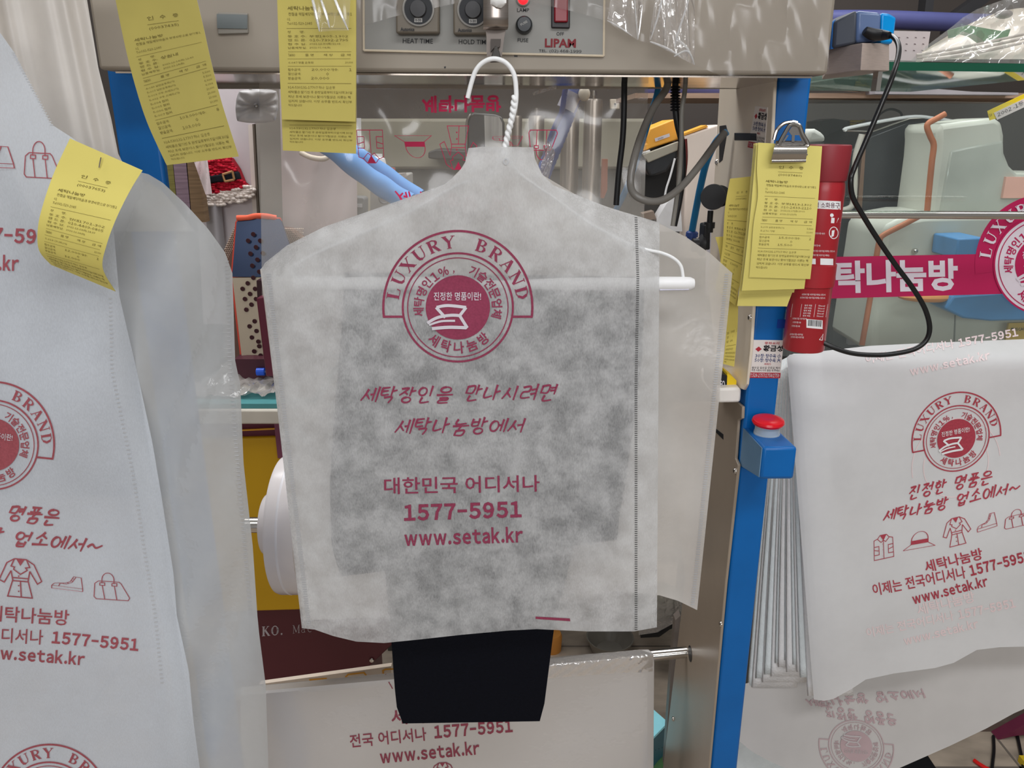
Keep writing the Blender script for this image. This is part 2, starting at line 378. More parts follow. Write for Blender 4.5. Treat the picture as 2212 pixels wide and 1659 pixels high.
# serif capitals: (points, width) strokes in a box 1 tall, y up
def _sf(x, y, w_=.3): return ([(x - w_ / 2, y), (x + w_ / 2, y)], .05)
SERIF = {'L': [([(.2, 0), (.2, 1)], .17), _sf(.2, 1, .4), ([(.02, .02), (.72, .02)], .05), ([(.7, 0), (.76, .3)], .06)],
 'U': [([(.16, 1), (.16, .35), (.22, .12), (.42, .02)], .16), ([(.42, .02), (.64, .1), (.72, .35), (.72, 1)], .06), _sf(.16, 1, .34), _sf(.72, 1, .26)],
 'X': [([(.1, 1), (.72, 0)], .18), ([(.68, 1), (.1, 0)], .06), _sf(.12, 1, .34), _sf(.7, 1, .26), _sf(.1, 0, .26), _sf(.72, 0, .34)],
 'R': [([(.18, 0), (.18, 1)], .17), _sf(.18, 0, .36), ([(.02, .98), (.42, .98), (.62, .88), (.66, .75), (.6, .58), (.4, .5), (.2, .5)], .08), ([(.6, .88), (.66, .75), (.6, .6)], .13), ([(.4, .5), (.74, 0)], .17), _sf(.78, 0, .2)],
 'Y': [([(.1, 1), (.4, .5)], .17), ([(.72, 1), (.42, .48)], .06), ([(.4, .52), (.4, 0)], .16), _sf(.12, 1, .34), _sf(.7, 1, .26), _sf(.4, 0, .36)],
 'B': [([(.18, 0), (.18, 1)], .17), ([(.02, .98), (.4, .98), (.58, .88), (.6, .75), (.54, .6), (.38, .52), (.2, .52)], .07), ([(.38, .52), (.62, .42), (.68, .26), (.6, .08), (.4, .02), (.02, .02)], .07), ([(.56, .9), (.6, .76), (.54, .62)], .13), ([(.6, .42), (.68, .26), (.58, .1)], .14)],
 'A': [([(.4, 1), (.76, 0)], .17), ([(.4, .98), (.1, 0)], .06), ([(.2, .34), (.6, .34)], .05), _sf(.1, 0, .26), _sf(.76, 0, .32)],
 'N': [([(.14, 0), (.14, 1)], .06), ([(.12, 1), (.74, 0)], .17), ([(.74, 0), (.74, 1)], .06), _sf(.14, 0, .26), _sf(.74, 1, .26), _sf(.08, 1, .2)],
 'D': [([(.18, 0), (.18, 1)], .17), ([(.02, .98), (.4, .98), (.64, .84), (.74, .5), (.64, .16), (.4, .02), (.02, .02)], .06), ([(.6, .86), (.74, .5), (.6, .14)], .15)],
 'K': [([(.18, 0), (.18, 1)], .17), _sf(.18, 0, .36), _sf(.18, 1, .36), ([(.7, 1), (.26, .5)], .06), ([(.36, .6), (.78, 0)], .17), _sf(.68, 1, .26), _sf(.8, 0, .26)],
 'O': [(arc(.42, .5, .34, .48, 90, 450, 20), .08), (arc(.42, .5, .33, .46, 140, 220, 8), .16), (arc(.42, .5, .33, .46, -40, 40, 8), .16)],
 'M': [([(.14, 0), (.14, 1)], .05), ([(.14, 1), (.48, .1)], .12), ([(.48, .1), (.84, 1)], .05), ([(.84, 1), (.84, 0)], .12), _sf(.14, 0, .22), _sf(.84, 0, .26), _sf(.1, 1, .2), _sf(.88, 1, .2)],
 'a': [(arc(.3, .2, .2, .2, 90, 450, 14), .06), ([(.14, .56), (.32, .64), (.46, .54), (.48, .06), (.6, .04)], .08)],
 'c': [(arc(.34, .32, .26, .3, 50, 310, 16), .08)], '.': [(arc(.12, .08, .05, .05, 0, 360, 8), .09)]}
def serif(ch, fn, fat=1.0):
    return [xf(ribbon(p, w_ * fat), fn) for p, w_ in SERIF[ch]]
# ---------------------------------------------------------------- the cleaner's printed marks
def emblem(tf, split=False):
    """round emblem in units of its own (outer ring radius 120, y up); tf maps to the sheet. returns red parts, white parts"""
    red, wht, lux = [], [], []
    a0, a1 = -7, 187
    red.append(ribbon(arc(0, 0, 161, 165, a1, a0, 60), 5))
    for s, a in ((1, a0), (-1, a1)):
        x, y = 161 * math.cos(R(a)), 165 * math.sin(R(a))
        red.append(ribbon([(x + s * 2, y), (s * 118, y)], 5))
    red.append(ribbon(arc(0, 0, 119, 117, 0, 360, 72), 4.4)); red.append(ribbon(arc(0, 0, 108.5, 107, 0, 360, 72), 2.2))
    red.append(disc2(0, 0, 69.5, 48, 7))
    for s, ch in enumerate('LUXURY BRAND'):
        if ch == ' ': continue
        a = R(167.5 - s * 13.95 - (1.5 if s > 5 else 0)); rr = 129
        def put(x, y, a=a, rr=rr):
            q = a - ((x - .42) * 28) / rr
            return ((rr + y * 26) * math.cos(q), (rr + y * 26) * math.sin(q))
        lux += serif(ch, put, 1.22)
    def around(s, r, a_from, a_to, size, inside):
        n = len(s)
        for i, ch in enumerate(s):
            if ch == ' ': continue
            vs, fs, w_, h_, _y = text2d(chr(ord(ch) + 0xFEE0) if ch in '1%,' else ch, 0.022)
            a = R(a_from + (a_to - a_from) * i / (n - 1)); out = []
            hh = size * (0.3 if ch == ',' else 0.85 if ch in '1%' else 1); ww = size * min(1.0, w_ / max(h_, .01)) * (0.3 if ch == ',' else 0.95)
            for u, v in vs:
                x = (u - .5) * ww; y = (v * hh - size / 2)
                if inside: q, rad = a - x / r, r + y
                else: q, rad = a + x / r, r - y
                out.append((rad * math.cos(q), rad * math.sin(q)))
            red.append((out, fs))
    around('세탁명인1%, 기술전문업체', 85, 187, -9, 23, True)
    around('세탁나눔방', 87, 234, 309, 26, False)
    wht.append(fit('진정한 명품이란!', (-52, 15), (50, 15), -18, 0.008))
    def ln(pts, wd=6.5): wht.append(ribbon([(x, y + 8) for x, y in pts], wd))
    cr = lambda pts, k=5: [(p.x, p.y) for p in crom([(x, y, 0) for x, y in pts], k)]
    ln(cr([(-46, -8), (-22, -4), (18, -8)])); ln([(-47, -8), (-27, -30)]); ln([(18, -8), (4, -26)]); ln(cr([(-66, -42), (-44, -30), (-15, -25), (6, -26)]))
    ln([(4, -26), (19, -50), (16, -53)]); ln(cr([(-62, -46), (-36, -38), (-6, -37)]), 4.5); ln(cr([(-56, -54), (-20, -51), (18, -52)]), 7)
    f = lambda q: [xf(p, tf) for p in q]
    return (f(red), f(wht), f(lux)) if split else (f(red + lux), f(wht))
def icon(kind, tf, wd=.018):
    st, fl = [], []
    if kind == 'jacket':
        st = [[(.22, .88), (.02, .82), (0, 0), (1, 0), (.98, .82), (.78, .88)], [(.33, 1), (.2, .86), (.38, .7), (.5, .78)], [(.67, 1), (.8, .86), (.62, .7), (.5, .78)], [(.33, 1), (.67, 1)], [(.5, .78), (.5, 0)],
              [(.02, .55), (.26, .55), (.26, .2), (.02, .2)], [(.02, .42), (.26, .36)], [(.98, .55), (.74, .55), (.74, .2), (.98, .2)], [(.98, .42), (.74, .36)]]
        fl = [[(.33, 1), (.67, 1), (.5, .76)]] + [arc(.44, y, .012, .012, 0, 360, 6) for y in (.62, .38, .12)]
    if kind == 'hat':
        st = [[(0, 0), (1, 0), (.77, .28), (.24, .28), (0, 0)], [(.24, .28)] + arc(.5, .5, .26, .5, 180, 0, 16) + [(.77, .28)]]
        fl = [[(.24, .28), (.77, .28), (.76, .5), (.24, .5)]]
    if kind == 'coat':
        st = [[(.36, 1), (.18, .88), (.0, .42), (.12, .36), (.28, .68)], [(.64, 1), (.82, .88), (1, .46), (.9, .38), (.72, .7)], [(.28, .68), (.32, .44), (.2, 0), (.78, 0), (.68, .44), (.72, .7)],
              [(.32, .5), (.68, .5)], [(.32, .42), (.68, .42)], [(.5, .42), (.52, 0)], [(.36, 1), (.28, .8), (.36, .78), (.34, .72), (.5, .6), (.66, .72), (.62, .78), (.72, .8), (.64, 1), (.36, 1)]]
        fl = [[(.4, 1), (.6, 1), (.5, .82)]] + [arc(.46, y, .02, .02, 0, 360, 8) for y in (.55, .3, .15)]
    if kind == 'boot':
        st = [[(.0, .2), (.06, .36), (.2, .42), (.4, .48), (.54, .64), (.6, 1), (.84, 1), (.98, .24)], [(.0, .2), (.98, .24), (1, .06), (.02, .0), (.0, .2)], [(.22, .22), (.24, .42), (.44, .42), (.6, .6), (.68, 1)], [(.34, .46), (.36, .4)], [(.46, .55), (.5, .46)], [(.56, .72), (.63, .66)], [(.58, .86), (.66, .84)]]
    if kind == 'bag':
        st = [[(.12, .68), (.7, .68), (.76, .62), (1, .1), (.96, .0), (.06, .0), (.0, .08), (.02, .58), (.12, .68)], [(.22, .6)] + arc(.39, .74, .17, .26, 180, 0, 14) + [(.56, .6)], [(.16, .62), (.3, .62), (.3, .52), (.16, .52), (.16, .62)], [(.5, .62), (.64, .62), (.64, .52), (.5, .52), (.5, .62)], [(.23, .52), (.3, .0)], [(.57, .52), (.64, .0)]]
    out = [xf(ribbon(s, wd), tf) for s in st]
    for f in fl:
        out.append(([tf(*p) for p in f], [tuple(range(len(f)))]))
    return out
def placer(p0, p1, p2):
    """unit box -> pixels: p0 bottom left, p1 bottom right, p2 top left"""
    return lambda x, y: (p0[0] + (p1[0] - p0[0]) * x + (p2[0] - p0[0]) * y, p0[1] + (p1[1] - p0[1]) * x + (p2[1] - p0[1]) * y)

RED = mat('red_print', (138, 54, 80), .8, k=1.1, var=.12, scale=400)
REDL = mat('red_print_outer', (152, 76, 84), .8, k=1.15, var=.12, scale=400)
REDS = mat('red_print_warm', (172, 62, 76), .8, k=1.0, var=.12, scale=400)
FAINT = mat('show_through_print', (208, 190, 190), .8, k=1.3)
NW = sheer('nonwoven_cloth', (208, 212, 223), .20, .52, .33, mottle=34, weave=.10, blur=.55)
NWL = sheer('nonwoven_cloth_heavy', (192, 197, 203), .05, .13, .35, mottle=14, weave=.05)
NWS = sheer('nonwoven_cloth_new', (222, 216, 214), .02, .08, .3, mottle=12)
WHTP = mat('unprinted_cloth', (188, 184, 190), .85)
FILM = sheer('frosted_film', (208, 204, 198), .12, .24, .40, gloss=.08, grough=.28, mottle=9, bump=.5, bscale=45)
CLEAR = sheer('clear_film', (150, 142, 134), .84, .92, .3, gloss=.08, grough=.22, mottle=8, bump=.04, bscale=8)
HAZE = sheer('printed_clear_film', (204, 198, 188), .68, .75, .6, gloss=.07, grough=.12, mottle=6, bump=.12, bscale=10)
SEAM = mat('seam_holes', (92, 92, 92), .9, k=1)
SEAML = mat('seam_dents', (165, 166, 168), .9)
WIRE = mat('white_coated_wire', (208, 212, 212), .35)
CHROME = mat('chrome', (190, 186, 180), .16, 1.0, k=1.2, var=.03)
STEEL = mat('brushed_steel', (150, 142, 136), .3, 1.0, k=1.3, var=.08, scale=6, stretch=(3, 3, 90))
BLACK = mat('black_plastic', (24, 25, 28), .45, k=1)
BEIGE = mat('beige_enamel', (150, 141, 128), .5, k=1.02, var=.03, scale=5)
BLUE = mat('blue_enamel', (0, 92, 162), .38, var=.05, k=1.2)

def draw(kind, box, wd, surf, m, parent): return ink(kind + '_drawing', icon(kind, placer(*box), wd), surf, m, parent)
def ticks(name, pts, wd, n, surf, m, parent, th=2.2):
    b = MB()
    for i in range(n):
        x, y = lerpl(pts, (i + .5) / n)[:2]
        b.add([surf(x - wd / 2, y - th / 2), surf(x + wd / 2, y - th / 2), surf(x + wd / 2, y + th / 2), surf(x - wd / 2, y + th / 2)], [(0, 1, 2, 3)])
    return b.build(name, m, parent, smooth=False)
def seg_y(pts, x):
    for a, b in zip(pts, pts[1:]):
        if a[0] <= x <= b[0]: return a[1] + (b[1] - a[1]) * (x - a[0]) / max(1e-6, b[0] - a[0])
    return pts[0][1] if x < pts[0][0] else pts[-1][1]

# ================================================================ the cover in the middle, its hanger and the trousers
YG = .82
creaseL = [(540, 640), (600, 602), (640, 548), (700, 530), (850, 472), (930, 432), (975, 388), (1020, 366), (1092, 345)]
creaseR = [(1092, 345), (1130, 380), (1165, 394), (1200, 420), (1270, 478), (1330, 512), (1390, 566), (1440, 600)]
def fold(d, k=.5, s=3.5):        # pixels above a crease -> metres of retreat, softly
    return k * pxm(YG) * s * math.log1p(math.exp(max(-20, min(20, d / s)))) if d / s < 20 else k * pxm(YG) * d
def YFc(x, y):
    cy = seg_y(creaseL, x) if x <= 1092 else seg_y(creaseR, x)
    neck = 1 / (1 + ((x - 1085) / 85) ** 4)
    d = cy - y
    yy = YG + fold(d, .8) * (1 - .75 * neck)
    t = min(1, max(0, (y - 560) / 800))
    yy += -.004 * math.sin((x - 640) / 150.0 + y / 420.0) * t + .0025 * math.sin(x / 61.0 + y / 190.0) * t * t
    yy += .004 * math.exp(-((y - 610) / 60) ** 2) * math.sin(x / 120.0)
    yy += .010 * t * t * math.exp(-((x - 760) / 120) ** 2) * -1
    e = min(x - (565 + .112 * (y - 580)), 1425 - x) if y > 480 else 99
    yy += .010 * math.exp(-max(0, e) / 26.0)
    return yy
top_c = [(565, 580), (572, 568), (620, 530), (700, 490), (800, 455), (900, 420), (960, 398), (990, 374), (1005, 350), (1012, 320), (1040, 317), (1152, 318), (1156, 345), (1170, 375), (1195, 400), (1260, 427), (1320, 450), (1375, 466), (1425, 481)]
bot_c = [(652, 1357), (680, 1360), (720, 1374), (770, 1386), (830, 1389), (900, 1382), (1000, 1371), (1100, 1362), (1160, 1359), (1270, 1364), (1370, 1364), (1419, 1355)]
cover = thing('garment_cover', 'white nonwoven garment cover with round red emblem hanging in the middle from a wire hanger', 'garment cover', P(1030, 1380, YG))
sc_ = lambda o=.0007: (lambda x, y: P(x, y, YFc(x, y) - o))
ruled_x(top_c, bot_c, 90, 90, YFc).build('front_sheet', NW, cover)
top_b = [(562, 582), (620, 532), (800, 458), (960, 402), (1008, 352), (1016, 330), (1150, 330), (1172, 378), (1260, 430), (1425, 483), (1482, 512), (1535, 548), (1582, 590)]
bot_b = [(655, 1340), (900, 1330), (1200, 1302), (1330, 1276), (1425, 1286), (1465, 1298), (1506, 1318)]
def YBk(x, y):
    t = min(1, max(0, (y - 480) / 850)); a = .884
    a += .006 * math.sin(x / 38.0 + y / 90.0) * t + .004 * math.sin(y / 47.0 - x / 60.0)
    return a - .010 * math.exp(-max(0, (1585 - .1 * (y - 590)) - x) / 25.0)
ruled_x(top_b, bot_b, 60, 70, YBk).build('back_film', FILM, cover)
ticks('side_seam', [(580, 590), (667, 1352)], 9, 150, sc_(), SEAML, cover, 2.4)
ticks('pleat_seam', [(1374, 468), (1378, 600), (1374, 830), (1374, 1362)], 6, 190, sc_(), SEAM, cover, 2.0)
ticks('film_seam', [(1570, 590), (1496, 1308)], 8, 140, lambda x, y: P(x, y, YBk(x, y) - .001), SEAML, cover, 2.2)
slabring = MB(); slabring.add(*[[sc_(.0012)(x, y) for x, y in ribbon(arc(1093, 349, 5, 6, 0, 360, 16), 2.5, False)[0]], ribbon(arc(1093, 349, 5, 6, 0, 360, 16), 2.5)[1]])
slabring.build('eyelet', SEAML, cover)
er, ew = emblem(lambda x, y: (989 + x, 664 - y))
em = ink('emblem', er, sc_(), RED, cover)
ink('emblem_lettering', ew, sc_(.0013), WHTP, em)
ink('slogan', brush('세탁장인을 만나시려면', (778, 868), (1204, 864), 33, 4.3, seed=3) + brush('세탁나눔방에서', (852, 938), (1136, 934), 32, 4.3, seed=5), sc_(), RED, cover)
ink('nationwide_line', [fit('대한민국 어디서나', (830, 1068), (1166, 1062), 36, .012)], sc_(), RED, cover)
ink('phone_number', [fitw('1577-5951', (873, 1126), (1127, 1118), 36, .036)], sc_(), RED, cover)
ink('web_address', [fitw('www.setak.kr', (874, 1180), (1130, 1172), 35, .032)], sc_(), RED, cover)
ink('print_bar', [([(1157, 1332), (1231, 1336), (1232, 1342), (1157, 1337)], [(0, 1, 2, 3)])], sc_(), RED, cover)

# wire hanger: hook, twist, shoulders, tube bar
hg = thing('wire_hanger', 'white coated wire hanger with a paper tube bar inside the middle garment cover', 'hanger', P(1080, 620, YG + .014))
YH = YG + .012
hook = [(1010, 212), (1018, 180), (1028, 152), (1045, 134), (1068, 127), (1093, 136), (1110, 160), (1115, 195), (1114, 225), (1108, 252), (1098, 285), (1090, 318), (1088, 340)]
cable('hook', [(x, y, YH) for x, y in hook], .0024, WIRE, hg)
tw = []
for i in range(33):
    t = i / 32; x0, y0 = lerpl([(1112, 208), (1107, 250), (1097, 290), (1090, 325)], t); a = t * math.pi * 2 * 4.5
    tw.append((x0 + 3.6 * math.cos(a), y0, YH + .0021 * math.sin(a)))
cable('twist', tw, .0019, WIRE, hg, k=3)
cable('twist', [(x - 2 * (x - lerpl([(1112, 208), (1107, 250), (1097, 290), (1090, 325)], i / 32)[0]), y, 2 * YH - q) for i, (x, y, q) in enumerate(tw)], .0019, WIRE, hg, k=3)
cable('shoulder_wire', [(1086, 325, YH), (1060, 372, YH + .004), (980, 404, YH + .004), (860, 470, YH + .004), (720, 530, YH + .004), (648, 566, YH + .004), (634, 590, YH + .004), (640, 606, YH + .005)], .0018, WIRE, hg)
cable('shoulder_wire', [(1092, 325, YH), (1120, 372, YH + .004), (1200, 430, YH + .004), (1290, 492, YH + .004), (1380, 534, YH + .004), (1428, 546, YH + .006), (1455, 558, YH + .006), (1471, 575, YH + .006), (1476, 602, YH + .005)], .0018, WIRE, hg)
a, b = P(632, 610, YH + .005), P(1501, 613, YH + .005); dv = (b - a).normalized(); Lb = (b - a).length; rt = .0076
MB().lathe(a, dv, [(0, .001), (.001, rt * .75), (.005, rt * .97), (.01, rt), (Lb - .012, rt), (Lb - .005, rt * .95), (Lb - .001, rt * .7), (Lb, .001)], 24).build('tube_bar', mat('white_tube', (212, 212, 218), .4), hg)
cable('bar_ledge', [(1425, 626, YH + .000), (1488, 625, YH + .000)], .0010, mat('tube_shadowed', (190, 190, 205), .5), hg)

CLOTH = mat('navy_wool', (9, 11, 20), .9, k=1, var=.15, scale=300, bump=.3, bscale=900, spec=.15)
tr = thing('trousers', 'dark navy trousers folded over the hanger bar, hem showing below the middle cover', 'trousers', P(1020, 1560, YG + .02))
def leg(pl, pr, y0, yoff, name):
    def fn(u, v):
        l, r = lerpl(pl, v), lerpl(pr, v); x, y = l[0] + (r[0] - l[0]) * u, l[1] + (r[1] - l[1]) * u
        return (x, y)
    m = MB()
    f = lambda u, v: P(*fn(u, v), y0 + yoff(u, v)); g = lambda u, v: P(*fn(u, v), y0 + yoff(u, v) + .006)
    m.grid(f, 24, 24); m.grid(g, 24, 24)
    n = 25
    for i in range(24):
        for a_, b_ in ((i, i + 1), (24 * n + i, 24 * n + i + 1), (i * n, (i + 1) * n), (i * n + 24, (i + 1) * n + 24)): m.f.append((a_, b_, b_ + n * n, a_ + n * n))
    return m.build(name, CLOTH, tr)
leg([(745, 588), (738, 700), (722, 900), (712, 1050), (716, 1180), (736, 1246)], [(1392, 598), (1388, 760), (1372, 900), (1352, 1040), (1338, 1110), (1334, 1166)], YG + .0125, lambda u, v: .0018 * math.sin(u * 9 + v * 4) * (1 - v * .3), 'front_fold')
leg([(792, 592), (800, 900), (828, 1200), (845, 1378), (852, 1480), (860, 1555), (870, 1563)], [(1330, 600), (1300, 900), (1235, 1200), (1196, 1362), (1185, 1450), (1172, 1552), (1166, 1558)], YG + .050, lambda u, v: .001 * math.sin(u * 7 + v * 5), 'hanging_leg')

# ================================================================ receipts (two-sided slips)
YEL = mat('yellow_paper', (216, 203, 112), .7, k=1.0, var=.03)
INK = mat('thermal_ink', (108, 96, 42), .8, k=1.0)
PBACK = mat('paper_back', (205, 203, 198), .8)
class Slip:
    def __init__(s, left, right): s.l, s.r = [Vector(p) for p in crom([P(*q) for q in left], 10)], [Vector(p) for p in crom([P(*q) for q in right], 10)]
    def edge(s, e, v):
        v = min(1, max(0, v)) * (len(e) - 1); i = min(len(e) - 2, int(v)); return e[i].lerp(e[i + 1], v - i)
    def at(s, u, v): return s.edge(s.l, v).lerp(s.edge(s.r, v), u)
    def nrm(s, u, v):
        n = (s.at(u + .01 if u < .5 else u, v) - s.at(u if u < .5 else u - .01, v)).cross(s.at(u, min(1, v + .01)) - s.at(u, max(0, v - .01)))
        n.normalize(); return n if n.y < 0 else -n
    def off(s, u, v, d): return s.at(u, v) + s.nrm(u, v) * d
def receipt(label, left, right, lines, asp, group=None, yel=None, inkm=None, back=True, vis=(0, 9)):
    """lines: (v in slip widths from the top, height, [(u0, u1, text), ...]) ; rules have text '-'"""
    S = Slip(left, right); base = S.at(.5, 1); top = S.at(.5, 0)
    t = thing('receipt', label, 'receipt', (base if base.z < top.z else top), group)
    MB().grid(lambda u, v: S.at(u, v), 4, 40).build('slip', yel or YEL, t)
    if back: MB().grid(lambda u, v: S.off(u, v, -.00025), 4, 40).build('slip_back', PBACK, t)
    parts = []
    for v0, h, items in lines:
        if not (vis[0] <= v0 <= vis[1]): continue
        for u0, u1, s in items:
            if s == '-': parts.append(([(u0, v0), (u1, v0), (u1, v0 - h), (u0, v0 - h)], [(0, 1, 2, 3)]))
            else: parts.append(fit(s, (u0, v0), (u1, v0), h, .006 if h > .04 else .0, res=1))
    if parts:
        b = MB()
        for vs, fs in parts: b.add([S.off(x, y / asp, .0004) for x, y in vs], fs)
        b.build('printed_text', inkm or INK, t, smooth=False)
    return t
def std_lines(no, who, tel, dates, items, total, count, g=0.0):
    """standard slip, v in widths; g shifts the body down"""
    L = [(.40, .045, [(.34, .42, '인'), (.50, .57, '수'), (.66, .73, '증')]), (.45, .004, [(.33, .72, '-')]), (.52, .042, [(.34, .71, '(' + no + ')')]),
         (.63, .042, [(.13, .49, '세탁나눔방')]), (.69, .038, [(.14, .95, '전철을 해밀예당마을과 부영사랑으로 상가동1')]), (.745, .03, [(.12, .16, '01')]), (.80, .034, [(.12, .44, 'Tel:031-529-1985')]),
         (.85, .004, [(.11, .94, '-')]), (.915, .036, [(.12, .16, '성'), (.28, .34, '명:')]), (.975, .036, [(.12, .36, '동 호 수:')] + ([(.40, .90, who)] if who else [])),
         (1.03, .036, [(.12, .36, '핸 드 폰:')] + ([(.40, .90, tel)] if tel else [])), (1.085, .032, [(.12, .36, '접 수 일:'), (.40, .80, dates[0])]), (1.14, .032, [(.12, .36, '납품예정일:'), (.40, .67, dates[1])]),
         (1.185, .004, [(.12, .94, '-')]), (1.25, .036, [(.12, .21, 'TAKNO'), (.34, .45, '품 명'), (.58, .70, '색 상'), (.80, .93, '금 액')]), (1.29, .004, [(.11, .93, '-')])]
    v = 1.36
    for a, b in items: L.append((v, .032, [(.12, .12 + .024 * len(a) + .04, a), (.86, .96, b)])); v += .058
    v += .0
    L.append((v - .02, .004, [(.11, .94, '-')])); v += .045
    L += [(v, .036, [(.11, .28, '접수금액:'), (.42, .66, total), (.67, .77, '개수:'), (.91, .945, str(count))]), (v + .057, .036, [(.11, .28, '할인금액:'), (.61, .645, '0')]), (v + .114, .036, [(.11, .28, '받을금액:'), (.41, .65, total)]),
          (v + .16, .004, [(.10, .94, '-')])]
    v += .225
    for s, u1 in (('914-530131-17707 하나  김 은영', .72), ('세탁물은 맡기신 후 완성일로부터 5일이며 30일', .95), ('지난 후에 보관이나 찾아가질않은 의류는 책', .93), ('임지지 않습니다. 이상 유무를 반드시 확인부', .95), ('탁드립니다', .28)):
        L.append((v, .034, [(.10, u1, s)])); v += .057
    return L, v
# slip stapled to the near cover on the left
YL = .72
L1, e1 = std_lines('00037653', '현대1701-302', '010-4409-0805', ('2021-12-23(목) 18:37', '2021-12-28(화)'), [('5-218 긴니트(이)', '12,000')], '12,000', 1)
rs = receipt('curling yellow receipt stapled to the near cover at the left edge', [(151, 299, .700), (118, 370, .696), (95, 435, .690), (82, 490, .690), (84, 540, .698), (110, 572, .712)],
             [(308, 368, .700), (282, 410, .696), (252, 470, .688), (230, 530, .686), (222, 580, .694), (250, 630, .712)], L1, e1 + .02, yel=mat('yellow_paper_near', (222, 208, 112), .7, k=1.0, var=.03))
st_ = MB().tube([P(218, 340, .6965), P(216, 350, .6955), P(214, 362, .6965)], .0005, 6); st_.build('staple', CHROME, rs)
# slips hanging in front of the press, shade mixed into their paper colours
L2, e2 = std_lines('00037435', '', '', ('2021-12-14(화) 12:43', '2021-12-18(토)'), [('4-039 일반운동화(가)', '5,500'), ('5-007 일반운동화(가)', '5,500'), ('5-003 구두 스웨드(가)', '6,000'), ('5-002 구두 스웨드(가)', '6,000'), ('5-004 점퍼', '20,000'), ('5-005 점퍼', '20,000'), ('5-006 점퍼', '20,000'), ('5-007 점퍼', '20,000')], '103,000', 8)
L2.append((.975, .05, [(.40, .62, '상원내')]))
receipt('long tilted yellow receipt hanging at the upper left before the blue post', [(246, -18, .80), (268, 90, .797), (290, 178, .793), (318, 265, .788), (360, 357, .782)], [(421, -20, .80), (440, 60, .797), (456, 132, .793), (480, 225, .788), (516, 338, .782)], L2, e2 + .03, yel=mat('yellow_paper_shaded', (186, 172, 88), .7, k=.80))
L3, e3 = std_lines('00037802', '부영1805-1302', '010-7392-2795', ('2021-12-30(목) 11:05', '2022-01-04(화)'), [('6-047 명품 운동화', '20,000')], '20,000', 1)
YEL2 = mat('yellow_paper_dim_shade', (192, 178, 92), .7, k=.95)
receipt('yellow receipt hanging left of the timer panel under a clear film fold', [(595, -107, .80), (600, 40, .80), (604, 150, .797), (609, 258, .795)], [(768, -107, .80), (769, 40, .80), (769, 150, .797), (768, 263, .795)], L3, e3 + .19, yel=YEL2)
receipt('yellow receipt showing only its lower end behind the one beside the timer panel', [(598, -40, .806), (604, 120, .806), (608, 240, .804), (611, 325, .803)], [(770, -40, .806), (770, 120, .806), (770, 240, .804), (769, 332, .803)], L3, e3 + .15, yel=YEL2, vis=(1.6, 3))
# ================================================================ near cover at the left
def YLf(x, y):
    a = .735 + .010 * math.sin(x / 90.0 + y / 230.0) + .004 * math.sin(y / 75.0 - x / 140.0) + .003 * math.sin(x / 45.0 + y / 120.0)
    e = (245 + (y - 480) * .158) - x
    return a + .012 * math.exp(-max(0, e) / 30.0)
lc = thing('garment_cover', 'large near nonwoven cover with red print filling the left edge of the frame', 'garment cover', P(150, 1700, .74))
top_l = [(-60, 20), (0, 70), (30, 112), (70, 190), (110, 268), (160, 300), (210, 345), (243, 470)]
bot_l = [(-60, 1720), (100, 1720), (260, 1720), (440, 1720)]
def el(y): return lerpl([(243, 470), (258, 640), (300, 820), (330, 960), (350, 1080), (375, 1240), (385, 1330), (408, 1450), (418, 1560), (440, 1720)], 0)
def front_l(u, v):
    tp = lerpl(top_l, u); eg = [(243, 470), (258, 640), (300, 820), (330, 960), (350, 1080), (375, 1240), (382, 1330), (408, 1450), (418, 1560), (440, 1720)]
    y = tp[1] + (1720 - tp[1]) * v
    xr = seg_y([(q[1], q[0]) for q in eg], y) if y > 470 else 243
    x0 = -60; q = (tp[0] - x0) / 303.0
    x = x0 + (xr - x0) * q
    return P(x, y, YLf(x, y))
MB().grid(front_l, 60, 80).build('front_sheet', NWL, lc)
sl = lambda x, y: P(x, y, YLf(x, y) - .0012)
sl2 = lambda x, y: P(x, y, YLf(x, y) - .0020)
def YLb(x, y): return .764 + .006 * math.sin(x / 37.0 + y / 200.0) + .004 * math.sin(y / 60.0 + x / 30.0) - .012 * math.exp(-max(0, 500 + (y - 580) * .085 - x) / 22.0)
lbl = [(232, 430), (232, 640), (262, 820), (300, 1080), (330, 1240), (370, 1450), (400, 1720)]
lbr = [(300, 372), (352, 395), (400, 440), (450, 495), (486, 545), (502, 590), (508, 780), (519, 830), (526, 1000), (546, 1180), (556, 1330), (560, 1370), (574, 1480), (582, 1720)]
def back_l(u, v):
    y0 = 365 if u > .2 else 420
    pts_t = [(232, 420), (285, 368), (320, 376), (352, 395), (400, 440), (450, 495), (486, 545), (502, 590)]
    q = lerpl(pts_t, u); y = q[1] + (1720 - q[1]) * v
    xl = seg_y([(p[1], p[0]) for p in lbl], max(430, y)); xr = seg_y([(p[1], p[0]) for p in lbr], max(590, y))
    f = (q[0] - 232) / 270.0
    x = xl + (xr - xl) * f if y > 590 else (xl * 0 + 232 + (seg_y([(p[1], p[0]) for p in lbl], max(430, y)) - 232) * (1 - f) + (502 - 232) * f)
    return P(x, y, YLb(x, y))
FILML = sheer('frosted_film_near', (188, 191, 192), .06, .20, .42, gloss=.10, grough=.25, mottle=6, bump=.6, bscale=30)
MB().grid(back_l, 50, 90).build('back_film', FILML, lc)
ticks('side_seam', [(494, 560), (500, 780), (517, 1000), (545, 1330)], 8, 90, lambda x, y: P(x - 4, y, YLb(x - 4, y) - .0012), SEAML, lc, 2.2)
ticks('pleat_seam', [(238, 640), (242, 800), (290, 1040), (310, 1180), (335, 1330), (350, 1480)], 7, 90, sl, SEAML, lc, 2)
